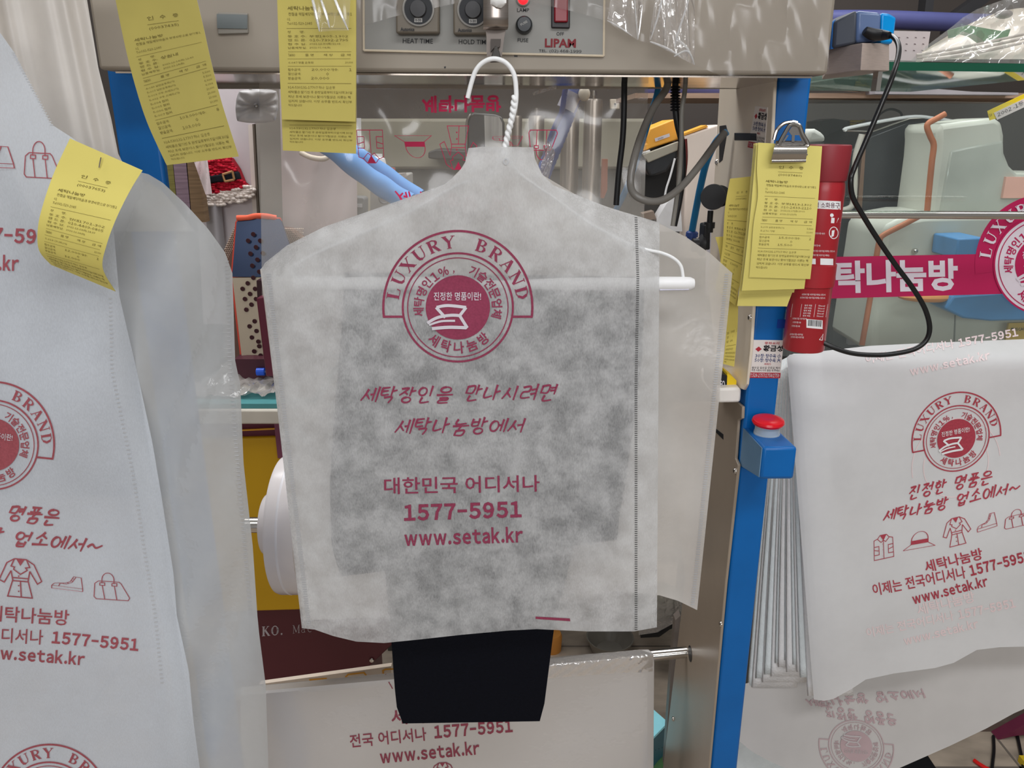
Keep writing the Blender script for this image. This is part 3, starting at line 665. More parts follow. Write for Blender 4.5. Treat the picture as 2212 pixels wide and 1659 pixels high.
ticks('shoulder_seam', [(24, 105), (110, 266)], 7, 26, lambda x, y: P(x + 3, y + 6, YLf(x, y) - .0012), SEAML, lc, 2)
cr_, sr_ = math.cos(R(6)), math.sin(R(6))
er, ew = emblem(lambda x, y: (-16 + .825 * (x * cr_ + y * sr_), 961 + .825 * (x * sr_ - y * cr_)))
em = ink('emblem', er, sl, REDL, lc); ink('emblem_lettering', ew, sl2, WHTP, em)
er, ew = emblem(lambda x, y: (106 + .80 * (x * .99 + y * .12), 1740 + .80 * (x * .12 - y * .99)))
em = ink('emblem', er, sl, REDL, lc); ink('emblem_lettering', ew, sl2, WHTP, em)
ink('slogan', brush('진정한 명품은', (-120, 1108), (128, 1134), 32, 5, seed=8) + brush('세탁나눔방 업소에서~', (-190, 1152), (224, 1196), 32, 5, seed=9), sl, REDL, lc)
draw('coat', ((-2, 1286), (90, 1294), (-2, 1204)), .03, sl, REDL, lc)
draw('boot', ((110, 1270), (178, 1280), (118, 1240)), .028, sl, REDL, lc)
draw('bag', ((203, 1293), (280, 1298), (203, 1236)), .025, sl, REDL, lc)
draw('bag', ((52, 382), (130, 386), (54, 304)), .028, sl, REDL, lc)
draw('boot', ((-58, 360), (31, 366), (-58, 312)), .03, sl, REDL, lc)
ink('shop_name', [fit('세탁나눔방', (-28, 1341), (148, 1352), 34, .012)], sl, REDL, lc)
ink('phone_line', [fit('어디서나', (-30, 1386), (92, 1393), 32, .008), fitw('1577-5951', (111, 1390), (298, 1407), 27, .034)], sl, REDL, lc)
ink('web_address', [fitw('www.setak.kr', (-60, 1420), (182, 1438), 29, .030)], sl, REDL, lc)
ink('upper_print', [fitw('1577-5951', (-92, 520), (128, 530), 33, .034), fitw('www.setak.kr', (-200, 580), (40, 586), 35, .030)], sl, REDL, lc)
# sheer cover hanging behind it
def YS(x, y): 
    q = x - (y * .2)
    return .80 + .010 * math.sin(q / 27.0 + .5 * math.sin(q / 11.0)) * (1 - .5 * min(1, max(0, y / 400))) + .0012 * math.sin(q / 6.3 + 1)
def sheer_l(u, v):
    y = -60 + 560 * v; xl, xr = -60 + .33 * (y + 60) * (y / 600 if y > 0 else 0), seg_y([(-60, 180), (0, 188), (150, 213), (255, 240), (345, 258), (380, 300), (410, 350), (500, 420)], y)
    x = xl + (xr - xl) * u; return P(x, y, YS(x, y))
sv = thing('garment_cover', 'sheer pleated cover gathered behind the near cover at the upper left', 'garment cover', P(150, 500, .8))
MB().grid(sheer_l, 90, 30).build('sheet', sheer('sheer_cloth', (204, 199, 192), .06, .16, .4, mottle=10, gloss=.05, grough=.35), sv)

# ================================================================ heat-seal press: beam, panel, posts, side plates
YB = .90
pr = thing('heat_seal_press', 'beige heat sealing press with blue posts, timer dials and a stainless underside', 'machine', (-.06, 1.0, 0))
bl, br_, tl_ = P(213, 151, YB), P(1788, 162, YB), P(190, -170, YB)
zb0, zb1 = bl.z, br_.z
MB().prism([(bl.x, YB, zb0), (br_.x, YB, zb1), (br_.x, YB, 2.0), (bl.x, YB, 2.0)], (0, .235, 0)).build('beam', BEIGE, pr, bev=.004)
MIR = mat('polished_underside', (180, 170, 160), .12, 1.0, k=1.3, var=.04, bump=.05, bscale=25)
MB().prism([(bl.x + .012, YB + .012, zb0 - .0025), (br_.x - .012, YB + .012, zb1 - .0025), (br_.x - .012, YB + .012, zb1 - .0005), (bl.x + .012, YB + .012, zb0 - .0005)], (0, .205, 0)).build('underside_plate', MIR, pr, smooth=False)
MB().box(bl.x + .01, br_.x - .012, YB + .217, YB + .235, zb0 - .0075, zb0 + .001).build('rear_lip', BEIGE, pr)
# timer panel on the beam
pf = slab('timer_panel', [(786, -90), (1304, -80), (1302, 119), (787, 107)], YB - .002, .002, mat('grey_panel', (144, 143, 138), .5, k=.92, var=.03), pr)
FRM = mat('panel_edge', (178, 166, 146), .5)
fr = MB()
for a, b in (((785, -90), (786, 109)), ((786, 109), (1304, 121)), ((1304, 121), (1306, -80))):
    fr.tube([P(*a, YB - .002), P(*b, YB - .002)], .0012, 6)
fr.build('panel_frame', FRM, pr)
TB = mat('timer_housing', (112, 104, 92), .5, k=.9); TD = mat('timer_glass', (36, 38, 42), .5, k=.8, spec=.3); TI = mat('panel_ink', (46, 46, 48), .7, k=1)
TR = mat('timer_rim', (128, 126, 122), .35)
def timer(x0, x1, y1, cx, cy, r):
    o = slab('timer', [(x0, y1 - 104), (x1, y1 - 104), (x1, y1), (x0, y1)], YB - .014, .012, TB, pr, bev=.002)
    q = P(cx, cy, YB - .0145); rm = r * pxm(YB, 30)
    MB().lathe(q, (0, -1, 0), [(0, rm * 1.08), (.0015, rm * 1.08), (.002, rm * 1.0), (.0012, rm * .98)], 40).build('dial_rim', TR, o)
    MB().lathe(q, (0, -1, 0), [(.0005, rm * .97), (.0016, rm * .96), (.0018, 0.0005)], 40).build('dial', TD, o)
    MB().lathe(q, (0, -1, 0), [(.0015, rm * .58), (.006, rm * .52), (.0065, 0.0005)], 32).build('knob', mat('timer_knob', (58, 58, 60), .5, k=.9), o)
    s = lambda x, y: P(x, y, YB - .0148)
    ink('maker_name', [fit('Autonics', (x0 + 10, y1 - 5), (x0 + 40, y1 - 5), 8, .03)], s, TI, o)
    ink('dial_window', [ribbon(arc(0, 0, 1, 1, 0, 1, 1), 0)] and [([(cx - 9, cy + r - 12), (cx + 8, cy + r - 12), (cx + 8, cy + r - 3), (cx - 9, cy + r - 3)], [(0, 1, 2, 3)])], lambda x, y: P(x, y, YB - .0165), TR, o)
    ink('dial_number', [fit('0-30', (cx - 7, cy + r - 4.5), (cx + 6, cy + r - 4.5), 5.5, .03)], lambda x, y: P(x, y, YB - .0168), TI, o)
timer(855, 949, 72, 904, 20, 31); timer(979, 1072, 74, 1022, 22, 31)
sp = lambda x, y: P(x, y, YB - .0026)
for nm_, tx_, q0, q1, hh_ in (('heat_lettering', 'HEAT TIME', (870, 93), (935, 94), 10), ('hold_lettering', 'HOLD TIME', (991, 95), (1056, 96), 10), ('lamp_lettering', 'LAMP', (1117, 25.5), (1143, 25.5), 8), ('fuse_lettering', 'FUSE', (1118, 90.5), (1141, 91), 8), ('off_lettering', 'OFF', (1202, 76.5), (1218, 77), 7.5), ('telephone_lettering', 'TEL.  (02) 468-1999', (1164, 114), (1256, 116), 8)):
    ink(nm_, [fit(tx_, q0, q1, hh_, .004)], sp, TI, pf)
ink('maker_plate_lettering', [fit('LIPAM', (1177, 102), (1244, 103), 19, .03)], sp, mat('maroon_ink', (122, 34, 42), .7, k=1), pf, 'dark red maker lettering')
q = P(1131, 6, YB - .003)
lamp = MB().lathe(P(1130, -2, YB - .0022), (0, -1, 0), [(0, .0072), (.002, .0072), (.003, .006)], 28).build('indicator_bezel', TR, pr)
MB().lathe(P(1130, -2, YB - .0045), (0, -1, 0), [(0, .0056), (.003, .005), (.0055, .003), (.006, .0003)], 24).build('lit_lens', mat('lit_red_lens', (255, 40, 50), .25, k=.9, emit=1.6), lamp, )['label'] = 'lit red indicator lens'
fz = P(1132, 55, YB - .0022)
fu = MB().lathe(fz, (0, -1, 0), [(0, .0088), (.006, .0086), (.010, .0080), (.0115, .0068), (.0118, .0003)], 32).build('fuse_holder', mat('fuse_cap', (36, 40, 44), .35, k=1), pr)
ink('fuse_mark', [fit('FUSE', (1126, 56), (1140, 48), 5, .02)], lambda x, y: P(x, y, YB - .0142), TR, fu)
sw = slab('switch_frame', [(1191, -60), (1232, -60), (1231, 61), (1191, 60)], YB - .006, .004, mat('switch_frame_black', (34, 30, 34), .4, k=1), pr, bev=.001)
slab('rocker', [(1197, -40), (1228, -40), (1227, 48), (1197, 48)], YB - .010, .005, mat('red_rocker', (120, 14, 30), .3, k=1.1), sw, bev=.0015)['label'] = 'dark red rocker'
slab('paint_chip', [(1110, 118), (1118, 118), (1118, 123), (1111, 123)], YB - .0004, .0006, BLACK, pr)
slab('paint_chip', [(959, 144), (963, 143), (963, 147), (960, 148)], YB - .0004, .0006, BLACK, pr)
slab('counter_window', [(470, 26), (535, 28), (536, 72), (470, 74)], YB - .003, .003, mat('lcd_frame', (120, 116, 108), .5), pr, bev=.001)
slab('counter_display', [(468, 30), (534, 32), (534, 62), (469, 61)], YB - .004, .002, mat('lcd_glass', (88, 94, 94), .3), pr)
# posts
def post(x0, x1, y0, y1, name):
    return MB().box(x0, x1, y0, y1, .0, 1.72).build(name, BLUE, pr, bev=.004)
post(.308, .349, .98, 1.03, 'post')
xa, xb = P(229, 152, .98).x, P(326, 152, .98).x
post(xa, xb, .98, .994, 'post')
slab('post_trim', [(350, 352), (356, 352), (366, 470), (359, 470)], 1.02, .004, mat('pale_trim', (150, 155, 155), .5), pr)
# inner side plates of the press
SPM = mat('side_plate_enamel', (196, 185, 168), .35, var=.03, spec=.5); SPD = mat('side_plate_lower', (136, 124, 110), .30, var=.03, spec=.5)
def plateX(name, pts, X, m, t=.004, parent=pr): return MB().prism([PX(x, y, X) for x, y in pts], (t, 0, 0)).build(name, m, parent, bev=.001)
XS = .303
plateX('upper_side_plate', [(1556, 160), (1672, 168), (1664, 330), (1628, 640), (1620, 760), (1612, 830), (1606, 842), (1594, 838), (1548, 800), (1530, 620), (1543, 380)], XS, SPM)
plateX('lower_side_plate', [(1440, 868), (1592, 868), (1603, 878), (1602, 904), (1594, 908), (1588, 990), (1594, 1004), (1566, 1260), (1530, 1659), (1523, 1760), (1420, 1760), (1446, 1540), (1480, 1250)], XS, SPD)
plateX('plate_slot', [(1586, 287), (1634, 288), (1634, 304), (1586, 303)], XS - .0006, BLACK, .001)
plateX('plate_slot', [(1546, 926), (1562, 938), (1562, 950), (1546, 934)], XS - .0006, BLACK, .001)
plateX('cable_slot', [(1554, 272), (1568, 270), (1571, 282), (1560, 346), (1553, 352)], XS - .0006, BLACK, .001)
plateX('beam_gap', [(1562, 176), (1672, 168), (1660, 178), (1562, 187)], XS - .0008, BLACK, .001)
for x, y in ((1549, 350), (1621, 686), (1589, 1017), (1558, 1348), (1454, 1553)):
    MB().lathe(PX(x, y, XS), (-1, 0, 0), [(0, .0042), (.0012, .004), (.0026, .0028), (.003, .0002)], 14).build('screw', CHROME, pr)
MB().lathe(PX(1491, 1412, XS), (-1, 0, 0), [(0, .0135), (.0006, .0135), (.0007, .0005)], 28).build('rod_hole', BLACK, pr)
tray = slab('tray_front', [(1551, 840), (1596, 838), (1602, 842), (1600, 868), (1594, 870), (1551, 871)], .985, .10, mat('white_tray', (206, 202, 196), .4, var=.03), pr, bev=.003)
yb_ = thing('small_carton', 'small yellow and black carton on the white tray behind the cover seam', 'box', P(1568, 840, 1.02))
MB().prism([P(1535, 840, 1.0), P(1570, 840, 1.0), P(1571, 812, 1.0), P(1535, 800, 1.0)], (0, .04, 0)).build('dark_end', BLACK, yb_)
MB().prism([P(1570, 840, 1.0), P(1590, 839, 1.0), P(1591, 822, 1.0), P(1571, 806, 1.0)], (0, .04, 0)).build('yellow_side', mat('carton_yellow', (222, 178, 24), .5), yb_)
ink('carton_lettering', [fit('FO', (1556, 838), (1566, 838), 16, .02)], lambda x, y: P(x, y, .9994), WHTP, yb_)
# emergency stop
es = thing('emergency_stop', 'blue push button box with a red mushroom cap on the blue post', 'switch', P(1670, 1035, .95))
x0, x1 = .3095, .352
MB().prism([(x0, .90, 1.181), (x0, 1.02, 1.174), (x0, 1.02, 1.108), (x0, .90, 1.138)], (x1 - x0, 0, 0)).build('box', BLUE, es, bev=.004)
SP2 = mat('dusty_blue', (92, 124, 152), .4)
MB().prism([(x0 - .001, .902, 1.179), (x0 - .001, 1.00, 1.174), (x0 - .001, 1.015, 1.166), (x0 - .001, 1.02, 1.112), (x0 - .001, .902, 1.14)], (.001, 0, 0)).build('side_flange', SP2, es)
bc = Vector(((x0 + x1) / 2 - .0005, .953, 1.1775))
MB().lathe(bc, (0, -.06, 1), [(0, .0165), (.003, .0165), (.003, .0155), (.014, .0155)], 36).build('collar', mat('clear_collar', (150, 162, 172), .3), es)
MB().lathe(bc + Vector((0, -.001, .014)), (0, -.06, 1), [(0, .014), (.001, .019), (.004, .0205), (.007, .0195), (.009, .015), (.0098, .008), (.0088, .004), (.0085, .0003)], 40).build('mushroom_cap', mat('red_plastic', (214, 22, 36), .25, k=1.1), es)
for y, z in ((1.012, 1.160), (1.012, 1.125)):
    MB().lathe((x0 - .001, y, z), (-1, 0, 0), [(0, .0036), (.002, .0032), (.003, .001)], 12).build('screw', mat('old_screw', (120, 116, 100), .4, .6), es)
# stickers
def sticker(label, plane, box, hn, dirty=False):
    """paper coupon; box: tl, tr, br, bl in pixels on a plane function"""
    t = thing('coupon_sticker', label, 'sticker', plane(*box[3]))
    PAP = mat('coupon_paper', (206, 200, 196), .6); B2 = mat('coupon_blue', (50, 66, 120), .7, k=1); D = mat('coupon_black', (40, 36, 40), .7, k=1); RR = mat('coupon_red', (168, 38, 52), .7, k=1.2)
    off = Vector((0, -.0007, 0)) if not dirty else Vector((-.0007, 0, 0))
    f = lambda k: (lambda u, v: plane(*[box[0][i] * (1 - u) * v + box[1][i] * u * v + box[2][i] * u * (1 - v) + box[3][i] * (1 - u) * (1 - v) for i in (0, 1)]) + off * k)
    MB().prism([f(.0)(0, 0), f(0)(1, 0), f(0)(1, 1), f(0)(0, 1)], off * .6).build('paper', PAP, t, smooth=False)
    def T(s, u0, u1, v, h, b=.02): p = fit(s, (u0, 0), (u1, 0), h, b, res=1); return [(x, v - y) for x, y in p[0]], p[1]
    g = f(1.0)
    ink('footer', [([(0, 0), (1, 0), (1, .145), (0, .145)], [(0, 1, 2, 3)]), ], g, RR, t)
    ink('footer_number', [T('T.528-2757/2758/2759', .04, .96, .025, .10)], f(1.3), WHTP, t)
    ink('heading', [T('황금성', .36, 1.0, .70, .17, .035)], g, D, t)
    ink('red_mark', [([(.205, .69), (.31, .76), (.205, .83), (.10, .76)], [(0, 1, 2, 3)])], g, RR, t)
    ink('prices', [T('30장: 탕수육 小', .12, .96, .53, .11), T('50장: 탕수육 大', .12, .96, .415, .11)], g, B2, t)
    ink('small_red_words', [T('서비스', .44, .66, .34, .06), T('중화요리', .38, .86, .885, .07)], g, RR, t)
    ink('small_print', [T('월요일·일요일·공휴일 제외', .06, .96, .245, .06, .005), T('쿠폰 사용시 미리 말씀 해 주세요', .06, .96, .175, .06, .005)], g, D, t)
sticker('white restaurant coupon sticker on the blue post above the emergency stop box', lambda x, y: P(x, y, .98), [(1627, 734), (1693, 735), (1685, 817), (1617, 816)], 0)
sticker('slanted restaurant coupon sticker on the beige plate beside the slot', lambda x, y: PX(x, y, XS), [(1632, 229), (1659, 232), (1652, 326), (1616, 318)], 0, True)
stk = thing('tape_dot', 'dark blue tape square stuck on the blue post above the coupon', 'tape', P(1688, 710, .98))
slab('tape', [(1680, 690), (1699, 690), (1697, 709), (1678, 709)], .979, .0006, mat('dark_blue_tape', (18, 58, 140), .4), stk)

# ================================================================ receipts in the clip and on the plate
def bent(l0, r0, l1, r1, Y, b=.012, n=5):
    mk = lambda a, c: [(a[0] + (c[0] - a[0]) * t + 2 * math.sin(t * 3), a[1] + (c[1] - a[1]) * t, Y - b * math.sin(t * 2.2)) for t in [i / n for i in range(n + 1)]]
    return mk(l0, l1), mk(r0, r1)
L5, e5 = std_lines('00037480', '부영1813-1302', '010-2433-2110', ('2021-12-17(금) 19:00', '2021-12-22(수)'), [('5-275 일반운동화(가)', '5,500'), ('5-276 가방', '10,000')], '15,500', 2)
YC = .925
l, r = bent((1638, 308), (1776, 316), (1618, 599), (1750, 603), YC)
l[2] = (1637, l[2][1], l[2][2]); receipt('front yellow receipt fully readable in the metal bulldog clip', l, r, L5, e5 + .12)
L6, e6 = std_lines('00037466', '부영1802-904', '010-2433-2110', ('2021-12-17(금) 19:00', '2021-12-22(수)'), [('5-270 점퍼', '8,000')], '8,000', 1)
l, r = bent((1634, 309), (1772, 316), (1602, 628), (1737, 624), YC + .003); receipt('yellow receipt second in the bulldog clip, plain end below the front one', l, r, L6, e6 + .5, vis=(9, 9))
l, r = bent((1632, 309), (1770, 316), (1592, 661), (1712, 660), YC + .017, .012)
r[-1] = (1700, 662, r[-1][2] - .002); receipt('longest yellow receipt in the bulldog clip with four text lines at its end', l, r, L6, e6 + .30, vis=(1.7, 3))
for i in range(5):
    l, r = bent((1632 - i * 1.0, 310), (1768, 316), (1612 - i * 4, 600 + i * 9 + (i % 2) * 6), (1735 - i * 5, 600 + i * 8), YC + .0075 + i * .0013)
    receipt('yellow receipt edge fanned out in the middle of the bulldog clip pile', l, r, [], 2, 'receipts in the bulldog clip')
L7, e7 = std_lines('00037286', '부영1804-701', '010-7702-2880', ('2021-12-13(월) 17:20', '2021-12-18(토)'), [('6-117 코트', '6,900')], '6,900', 1)
YELP = mat('yellow_paper_plate', (186, 170, 84), .7, k=1.3)
receipt('narrow yellow receipt taped to the beige plate left of the clip', [(1577, 386, .975), (1566, 450, .97), (1560, 540, .972), (1545, 625, .975)], [(1632, 380, .965), (1628, 450, .96), (1610, 560, .962), (1588, 660, .965)], L7, e7 + .0, yel=YELP)
receipt('yellow receipt below the taped one, hanging past the white tray', [(1545, 512, .985), (1556, 560, .985), (1568, 700, .985), (1562, 786, .985)], [(1580, 510, .982), (1592, 580, .982), (1594, 690, .982), (1586, 792, .982)], L7, e7, yel=YELP, vis=(1.4, 3))
cl = thing('bulldog_clip', 'chrome bulldog clip holding the yellow receipts on the blue post', 'clip', P(1708, 345, .915))
CL = mat('clip_chrome', (170, 166, 160), .2, 1.0, k=1.2)
def cf(pts, y): return [P(x, yy, y) for x, yy in pts]
body = MB(); A = cf([(1672, 329), (1746, 331), (1741, 346), (1666, 348)], .912)
body.grid(lambda u, v: P(1676 - 10 * v + (68 + 8 * (v if v < .8 else .8)) * u, 304 + 42 * v, .914 - .007 * math.sin(v * math.pi * .9)), 10, 12)
body.grid(lambda u, v: P(1676 - 10 * v + (68 + 8 * (v if v < .8 else .8)) * u, 304 + 42 * v, .921 + .004 * math.sin(v * math.pi)), 10, 12)
body.tube([P(1666, 348, .9135), P(1740, 347, .9135)], .0022, 10); body.tube([P(1670, 334, .9135), P(1744, 334, .9135)], .0012, 8)
body.build('jaw', CL, cl)
ring = crom([P(x, y, .910) for x, y in [(1716, 268), (1727, 272), (1734, 290), (1744, 308), (1742, 316), (1716, 318), (1690, 316), (1684, 310), (1694, 290), (1706, 271), (1716, 268)]], 5)
MB().tube(ring, .0022, 8, False).build('lever', CL, cl)
lv = MB().prism(cf([(1711, 273), (1722, 270), (1728, 280), (1733, 292), (1710, 292), (1704, 284)], .9105), (0, .001, 0)); lv.prism(cf([(1690, 306), (1743, 308), (1744, 331), (1674, 329)], .9105), (0, .001, 0))
for q_ in ([(1700, 292), (1690, 307), (1694, 307), (1704, 292)], [(1711, 292), (1717, 292), (1716, 308), (1710, 308)], [(1727, 292), (1734, 292), (1742, 308), (1734, 308)]): lv.prism(cf(q_, .9105), (0, .001, 0))
lv.build('lever_plate', mat('lever_steel', (128, 124, 120), .3, .8, k=1.1), cl)
MB().tube(crom([P(x, y, .93) for x, y in [(1672, 302), (1678, 282), (1692, 268), (1708, 264), (1722, 266)]], 6), .0022, 8).build('rear_lever', CL, cl)

# ================================================================ red extinguisher can tied to the post
YE = .95
cA, cB = P(1735, 753, YE), P(1789, 312, YE); ax = (cB - cA); Lc = ax.length; axn = ax.normalized(); rc = 43.0 * pxm(YE, 750)
can = thing('extinguisher_can', 'red aerosol fire extinguisher can leaning behind the clipped receipts', 'fire extinguisher', cA)
REDC = mat('red_can', (170, 40, 48), .30, k=.95, var=.03); REDK = mat('red_cap', (146, 46, 54), .45, k=.95, var=.03)
sB = Lc * .835
MB().lathe(cA, axn, [(0, rc * .96), (.002, rc), (sB - .012, rc), (sB - .004, rc * .97), (sB, rc * .93), (sB + .002, .001)], 48).build('body', REDC, can)
MB().lathe(cA + axn * sB, axn, [(0, rc * 1.0), (.002, rc * 1.03), (Lc - sB - .004, rc * 1.06), (Lc - sB - .001, rc * 1.04), (Lc - sB, rc * .98), (Lc - sB + .0005, .001)], 48).build('cap', REDK, can)
def onc(x, y, k=1.004):
    """where the ray through a pixel meets the can"""
    O = Vector((0, 0, CAMZ)); d = ray(x, y).normalized(); w0 = O - cA
    dp, wp = d - axn * d.dot(axn), w0 - axn * w0.dot(axn); r_ = rc * k
    A2, B2, C2 = dp.dot(dp), 2 * dp.dot(wp), wp.dot(wp) - r_ * r_
    return O + d * ((-B2 - math.sqrt(max(0, B2 * B2 - 4 * A2 * C2))) / (2 * A2))
MB().lathe(cA + axn * (Lc * .33), axn, [(0, rc * 1.03), (.0005, rc * 1.07), (.026, rc * 1.07), (.0265, rc * 1.03)], 48).build('holder_band', REDC, can)
WP = mat('can_white_print', (222, 214, 214), .5)
def rect(x0, y0, x1, y1, sk=0, n=8): return [(x0 + (x1 - x0) * i / n - 0, y0 + (y1 - y0) * 0 + sk * i / n) for i in range(n + 1)] , 0
def bandq(p0, p1, h, n=10):
    vs = []; 
    for i in range(n + 1):
        x, y = p0[0] + (p1[0] - p0[0]) * i / n, p0[1] + (p1[1] - p0[1]) * i / n; vs += [(x, y), (x, y - h)]
    return vs, [(2 * i, 2 * i + 2, 2 * i + 3, 2 * i + 1) for i in range(n)]
ink('label_box', [bandq((1754, 450), (1816, 453), 18)], onc, WP, can)
ink('label_title', [fit('투척용 맥 소화용구', (1725, 448), (1814, 450), 12, .01)], lambda x, y: onc(x, y, 1.01), mat('can_dark_print', (92, 36, 56), .6, k=1), can)
pts = [ribbon(arc(1801, 503, 9.5, 12.5, 0, 360, 24), 1.6), ribbon([(1794, 511), (1808, 495)], 1.8), ([(1797, 498), (1803, 497), (1801, 510), (1796, 512)], [(0, 1, 2, 3)]), disc2(1797, 465, 4, 12, 1), ([(1796, 470), (1803, 471), (1802, 482), (1795, 482)], [(0, 1, 2, 3)]), ([(1807, 481), (1811, 470), (1815, 481)], [(0, 1, 2)]), bandq((1772, 572), (1800, 573), 14), bandq((1744, 570), (1762, 571), 12)]
for x0, x1, y in ((1760, 1782, 506), (1755, 1772, 532), (1750, 1803, 544), (1752, 1792, 553), (1732, 1783, 638), (1728, 1782, 645), (1712, 1742, 690), (1712, 1730, 698), (1710, 1728, 706), (1706, 1734, 724), (1708, 1736, 730)):
    pts.append(fit('소화용구를 사용하실 때에는 반드시'[:int((x1 - x0) / 3.2) + 3], (x0, y), (x1, y + 1), 4.2, 0, res=1))
for k in range(6): pts.append(ribbon([(1712 - k * 1.0, 656 + k * 5.6), (1790 - k * .8, 658 + k * 5.6)], .6))
for xx in (1712, 1732, 1762, 1788): pts.append(ribbon([(xx, 657), (xx - 4, 685)], .6))
for k in range(5): pts += [fit('품목 재질', (1738 - k, 661.5 + k * 5.6), (1754 - k, 662 + k * 5.6), 3.6, res=1), fit('Steel', (1768 - k, 662 + k * 5.6), (1782 - k, 662.5 + k * 5.6), 3.4, res=1)]
pts.append(ribbon([(1770, 734), (1778, 722), (1776, 735), (1770, 734)], 1.4))
for nm_, q_ in [('ban_symbol', pts[:3]), ('spray_symbol', pts[3:6]), ('label_block', pts[6:7]), ('label_block', pts[7:8])] + [('label_line', [q]) for q in pts[8:19]] + [('label_table', pts[19:29])] + [('label_line', [q]) for q in pts[29:39]] + [('recycling_symbol', pts[39:])]:
    ink(nm_, q_, onc, WP, can)
ink('barcode_patch', [bandq((1742, 708), (1777, 711), 19)], onc, WP, can)
bars = []; xx = 1746
while xx < 1775:
    ww = random.choice((.7, 1.0, 1.5)); bars.append(([(xx, 690.5 + (xx - 1746) * .07), (xx + ww, 690.5 + (xx - 1746) * .07), (xx + ww - 1, 704 + (xx - 1746) * .07), (xx - 1, 704 + (xx - 1746) * .07)], [(0, 1, 2, 3)])); xx += ww + random.choice((.7, 1.1))
ink('barcode', bars, lambda x, y: onc(x, y, 1.01), BLACK, can)
# ================================================================ clip bracket that carries the hanger
br = thing('hook_bracket', 'chrome bracket with a black spring clip holding the middle hanger at the beam', 'bracket', P(1070, 130, .835))
def strip(pts, wd, t=.0012, cyl=0.0):
    m = MB(); n = 8
    def fn(u, v):
        q = lerpl(pts, v); hw = q[2]
        return P(q[0] + hw * (2 * u - 1), q[1], q[3] - cyl * (1 - (2 * u - 1) ** 2))
    m.grid(fn, n, 24); m.grid(lambda u, v: fn(u, v) + Vector((0, t, 0)), n, 24); return m
strip([(1071, -30, 27, .842), (1071, 40, 27, .842), (1071, 58, 27, .845), (1070, 64, 26, .850)], 1, cyl=.004).build('spring_plate', STEEL, br)
strip([(1071, 62, 22, .850), (1070, 82, 19, .848), (1068, 110, 17, .845), (1068, 122, 16, .843)], 1).build('lower_plate', mat('warm_plate', (96, 88, 82), .4, .2), br)
MB().prism([P(1058, 134, .833), P(1084, 133, .833), (P(1079, 112, .833)), P(1073, 99, .833), P(1069, 99, .833), P(1064, 112, .833)], (0, .008, 0)).build('clip_jaw', mat('dark_clip', (58, 54, 50), .5, k=1), br, bev=.001)
slab('jaw_pin', [(1060, 84), (1082, 84), (1080, 100), (1074, 104), (1066, 104), (1060, 112)], .842, .004, mat('clip_shadowed', (70, 62, 56), .5, k=1), br)
MB().prism([P(1050, -30, .848), P(1090, -30, .848), P(1090, 2, .848), P(1050, 2, .848)], (0, YB - .848, 0)).build('arm', STEEL, br)
pw = MB().ball(P(1077, -2, .834), .0085, .004, .0075, 14, 9); 
for i in range(len(pw.v)): pw.v[i] += noise.noise_vector(pw.v[i] * 260) * .0016
o = pw.build('paper_wad', mat('white_wad', (205, 205, 203), .6), None); tag(o, 'small white crumpled paper wad stuck on the chrome bracket', 'paper')

# ================================================================ clear bags hung in front of the beam
def bag(name, label, top, bot, Y, amp, seed, m=CLEAR, cat='plastic bag', fx=21.0):
    rng = random.Random(seed); ph = [rng.uniform(0, 6) for _ in range(6)]
    def Yf(x, y):
        return Y - abs(amp * (math.sin(x / fx + ph[0] + y / 70.0) + .6 * math.sin(x / (fx * .43) + ph[1] - y / 50.0))) - amp * .5 * noise.noise(Vector((x / 44.0, y / 160.0, seed)))
    o = ruled_x(top, bot, 90, 40, Yf).build(name, m)
    return tag(o, label, cat)
bag('poly_bag', 'clear crinkled plastic bag draped across the right of the beam with a slanting hem', [(1106, -70), (1300, -70), (1790, -70)], [(1106, -20), (1140, 2), (1240, 25), (1310, 45), (1345, 70), (1380, 87), (1420, 100), (1460, 120), (1500, 141), (1530, 152), (1560, 165), (1700, 158), (1790, 150)], .888, .0035, 3, fx=33)
o = bag('poly_bag', 'clear plastic bag hem slanting across the timer dials', [(770, -70), (1104, -70)], [(770, 60), (785, 55), (850, 36), (1000, 4), (1060, -15), (1104, -20)], .886, .0012, 5)
CRK = sheer('crinkled_film', (205, 200, 196), .62, .84, .3, gloss=.38, grough=.12, mottle=40, bump=.7, bscale=40)
CREA = sheer('film_crease_glint', (225, 222, 218), .25, .55, .3, gloss=.5, grough=.1, mottle=90)
def crease_glints(o, lists, r=.0006):  # pale ridge tubes stand in for bright glints along the film folds
    for pts in lists:
        MB().tube(crom([P(*p) for p in pts], 5), lambda t: r * (.3 + 1.2 * math.sin(math.pi * min(1, t * .85 + .12))), 6).build('crease', CREA, o)
o = bag('poly_bag', 'narrow shiny plastic fold over the upright receipt beside the timer panel', [(668, -80), (700, -80), (762, -80)], [(678, 40), (691, 69), (718, 66), (753, 66)], .785, .002, 9, HAZE, fx=19)
crease_glints(o, [[(670, -20, .781), (678, 10, .781), (686, 45, .781), (690, 68, .782)], [(716, -20, .781), (728, 10, .781), (742, 42, .781), (752, 65, .782)], [(690, -10, .782), (704, 30, .782), (712, 60, .782)]], .0009)
o = bag('poly_bag', 'shiny crumpled plastic tail hanging at the slanting hem right of the control panel', [(1425, -70), (1500, -70)], [(1402, 86), (1430, 104), (1468, 124), (1501, 141)], .872, .008, 12, CRK, fx=13)
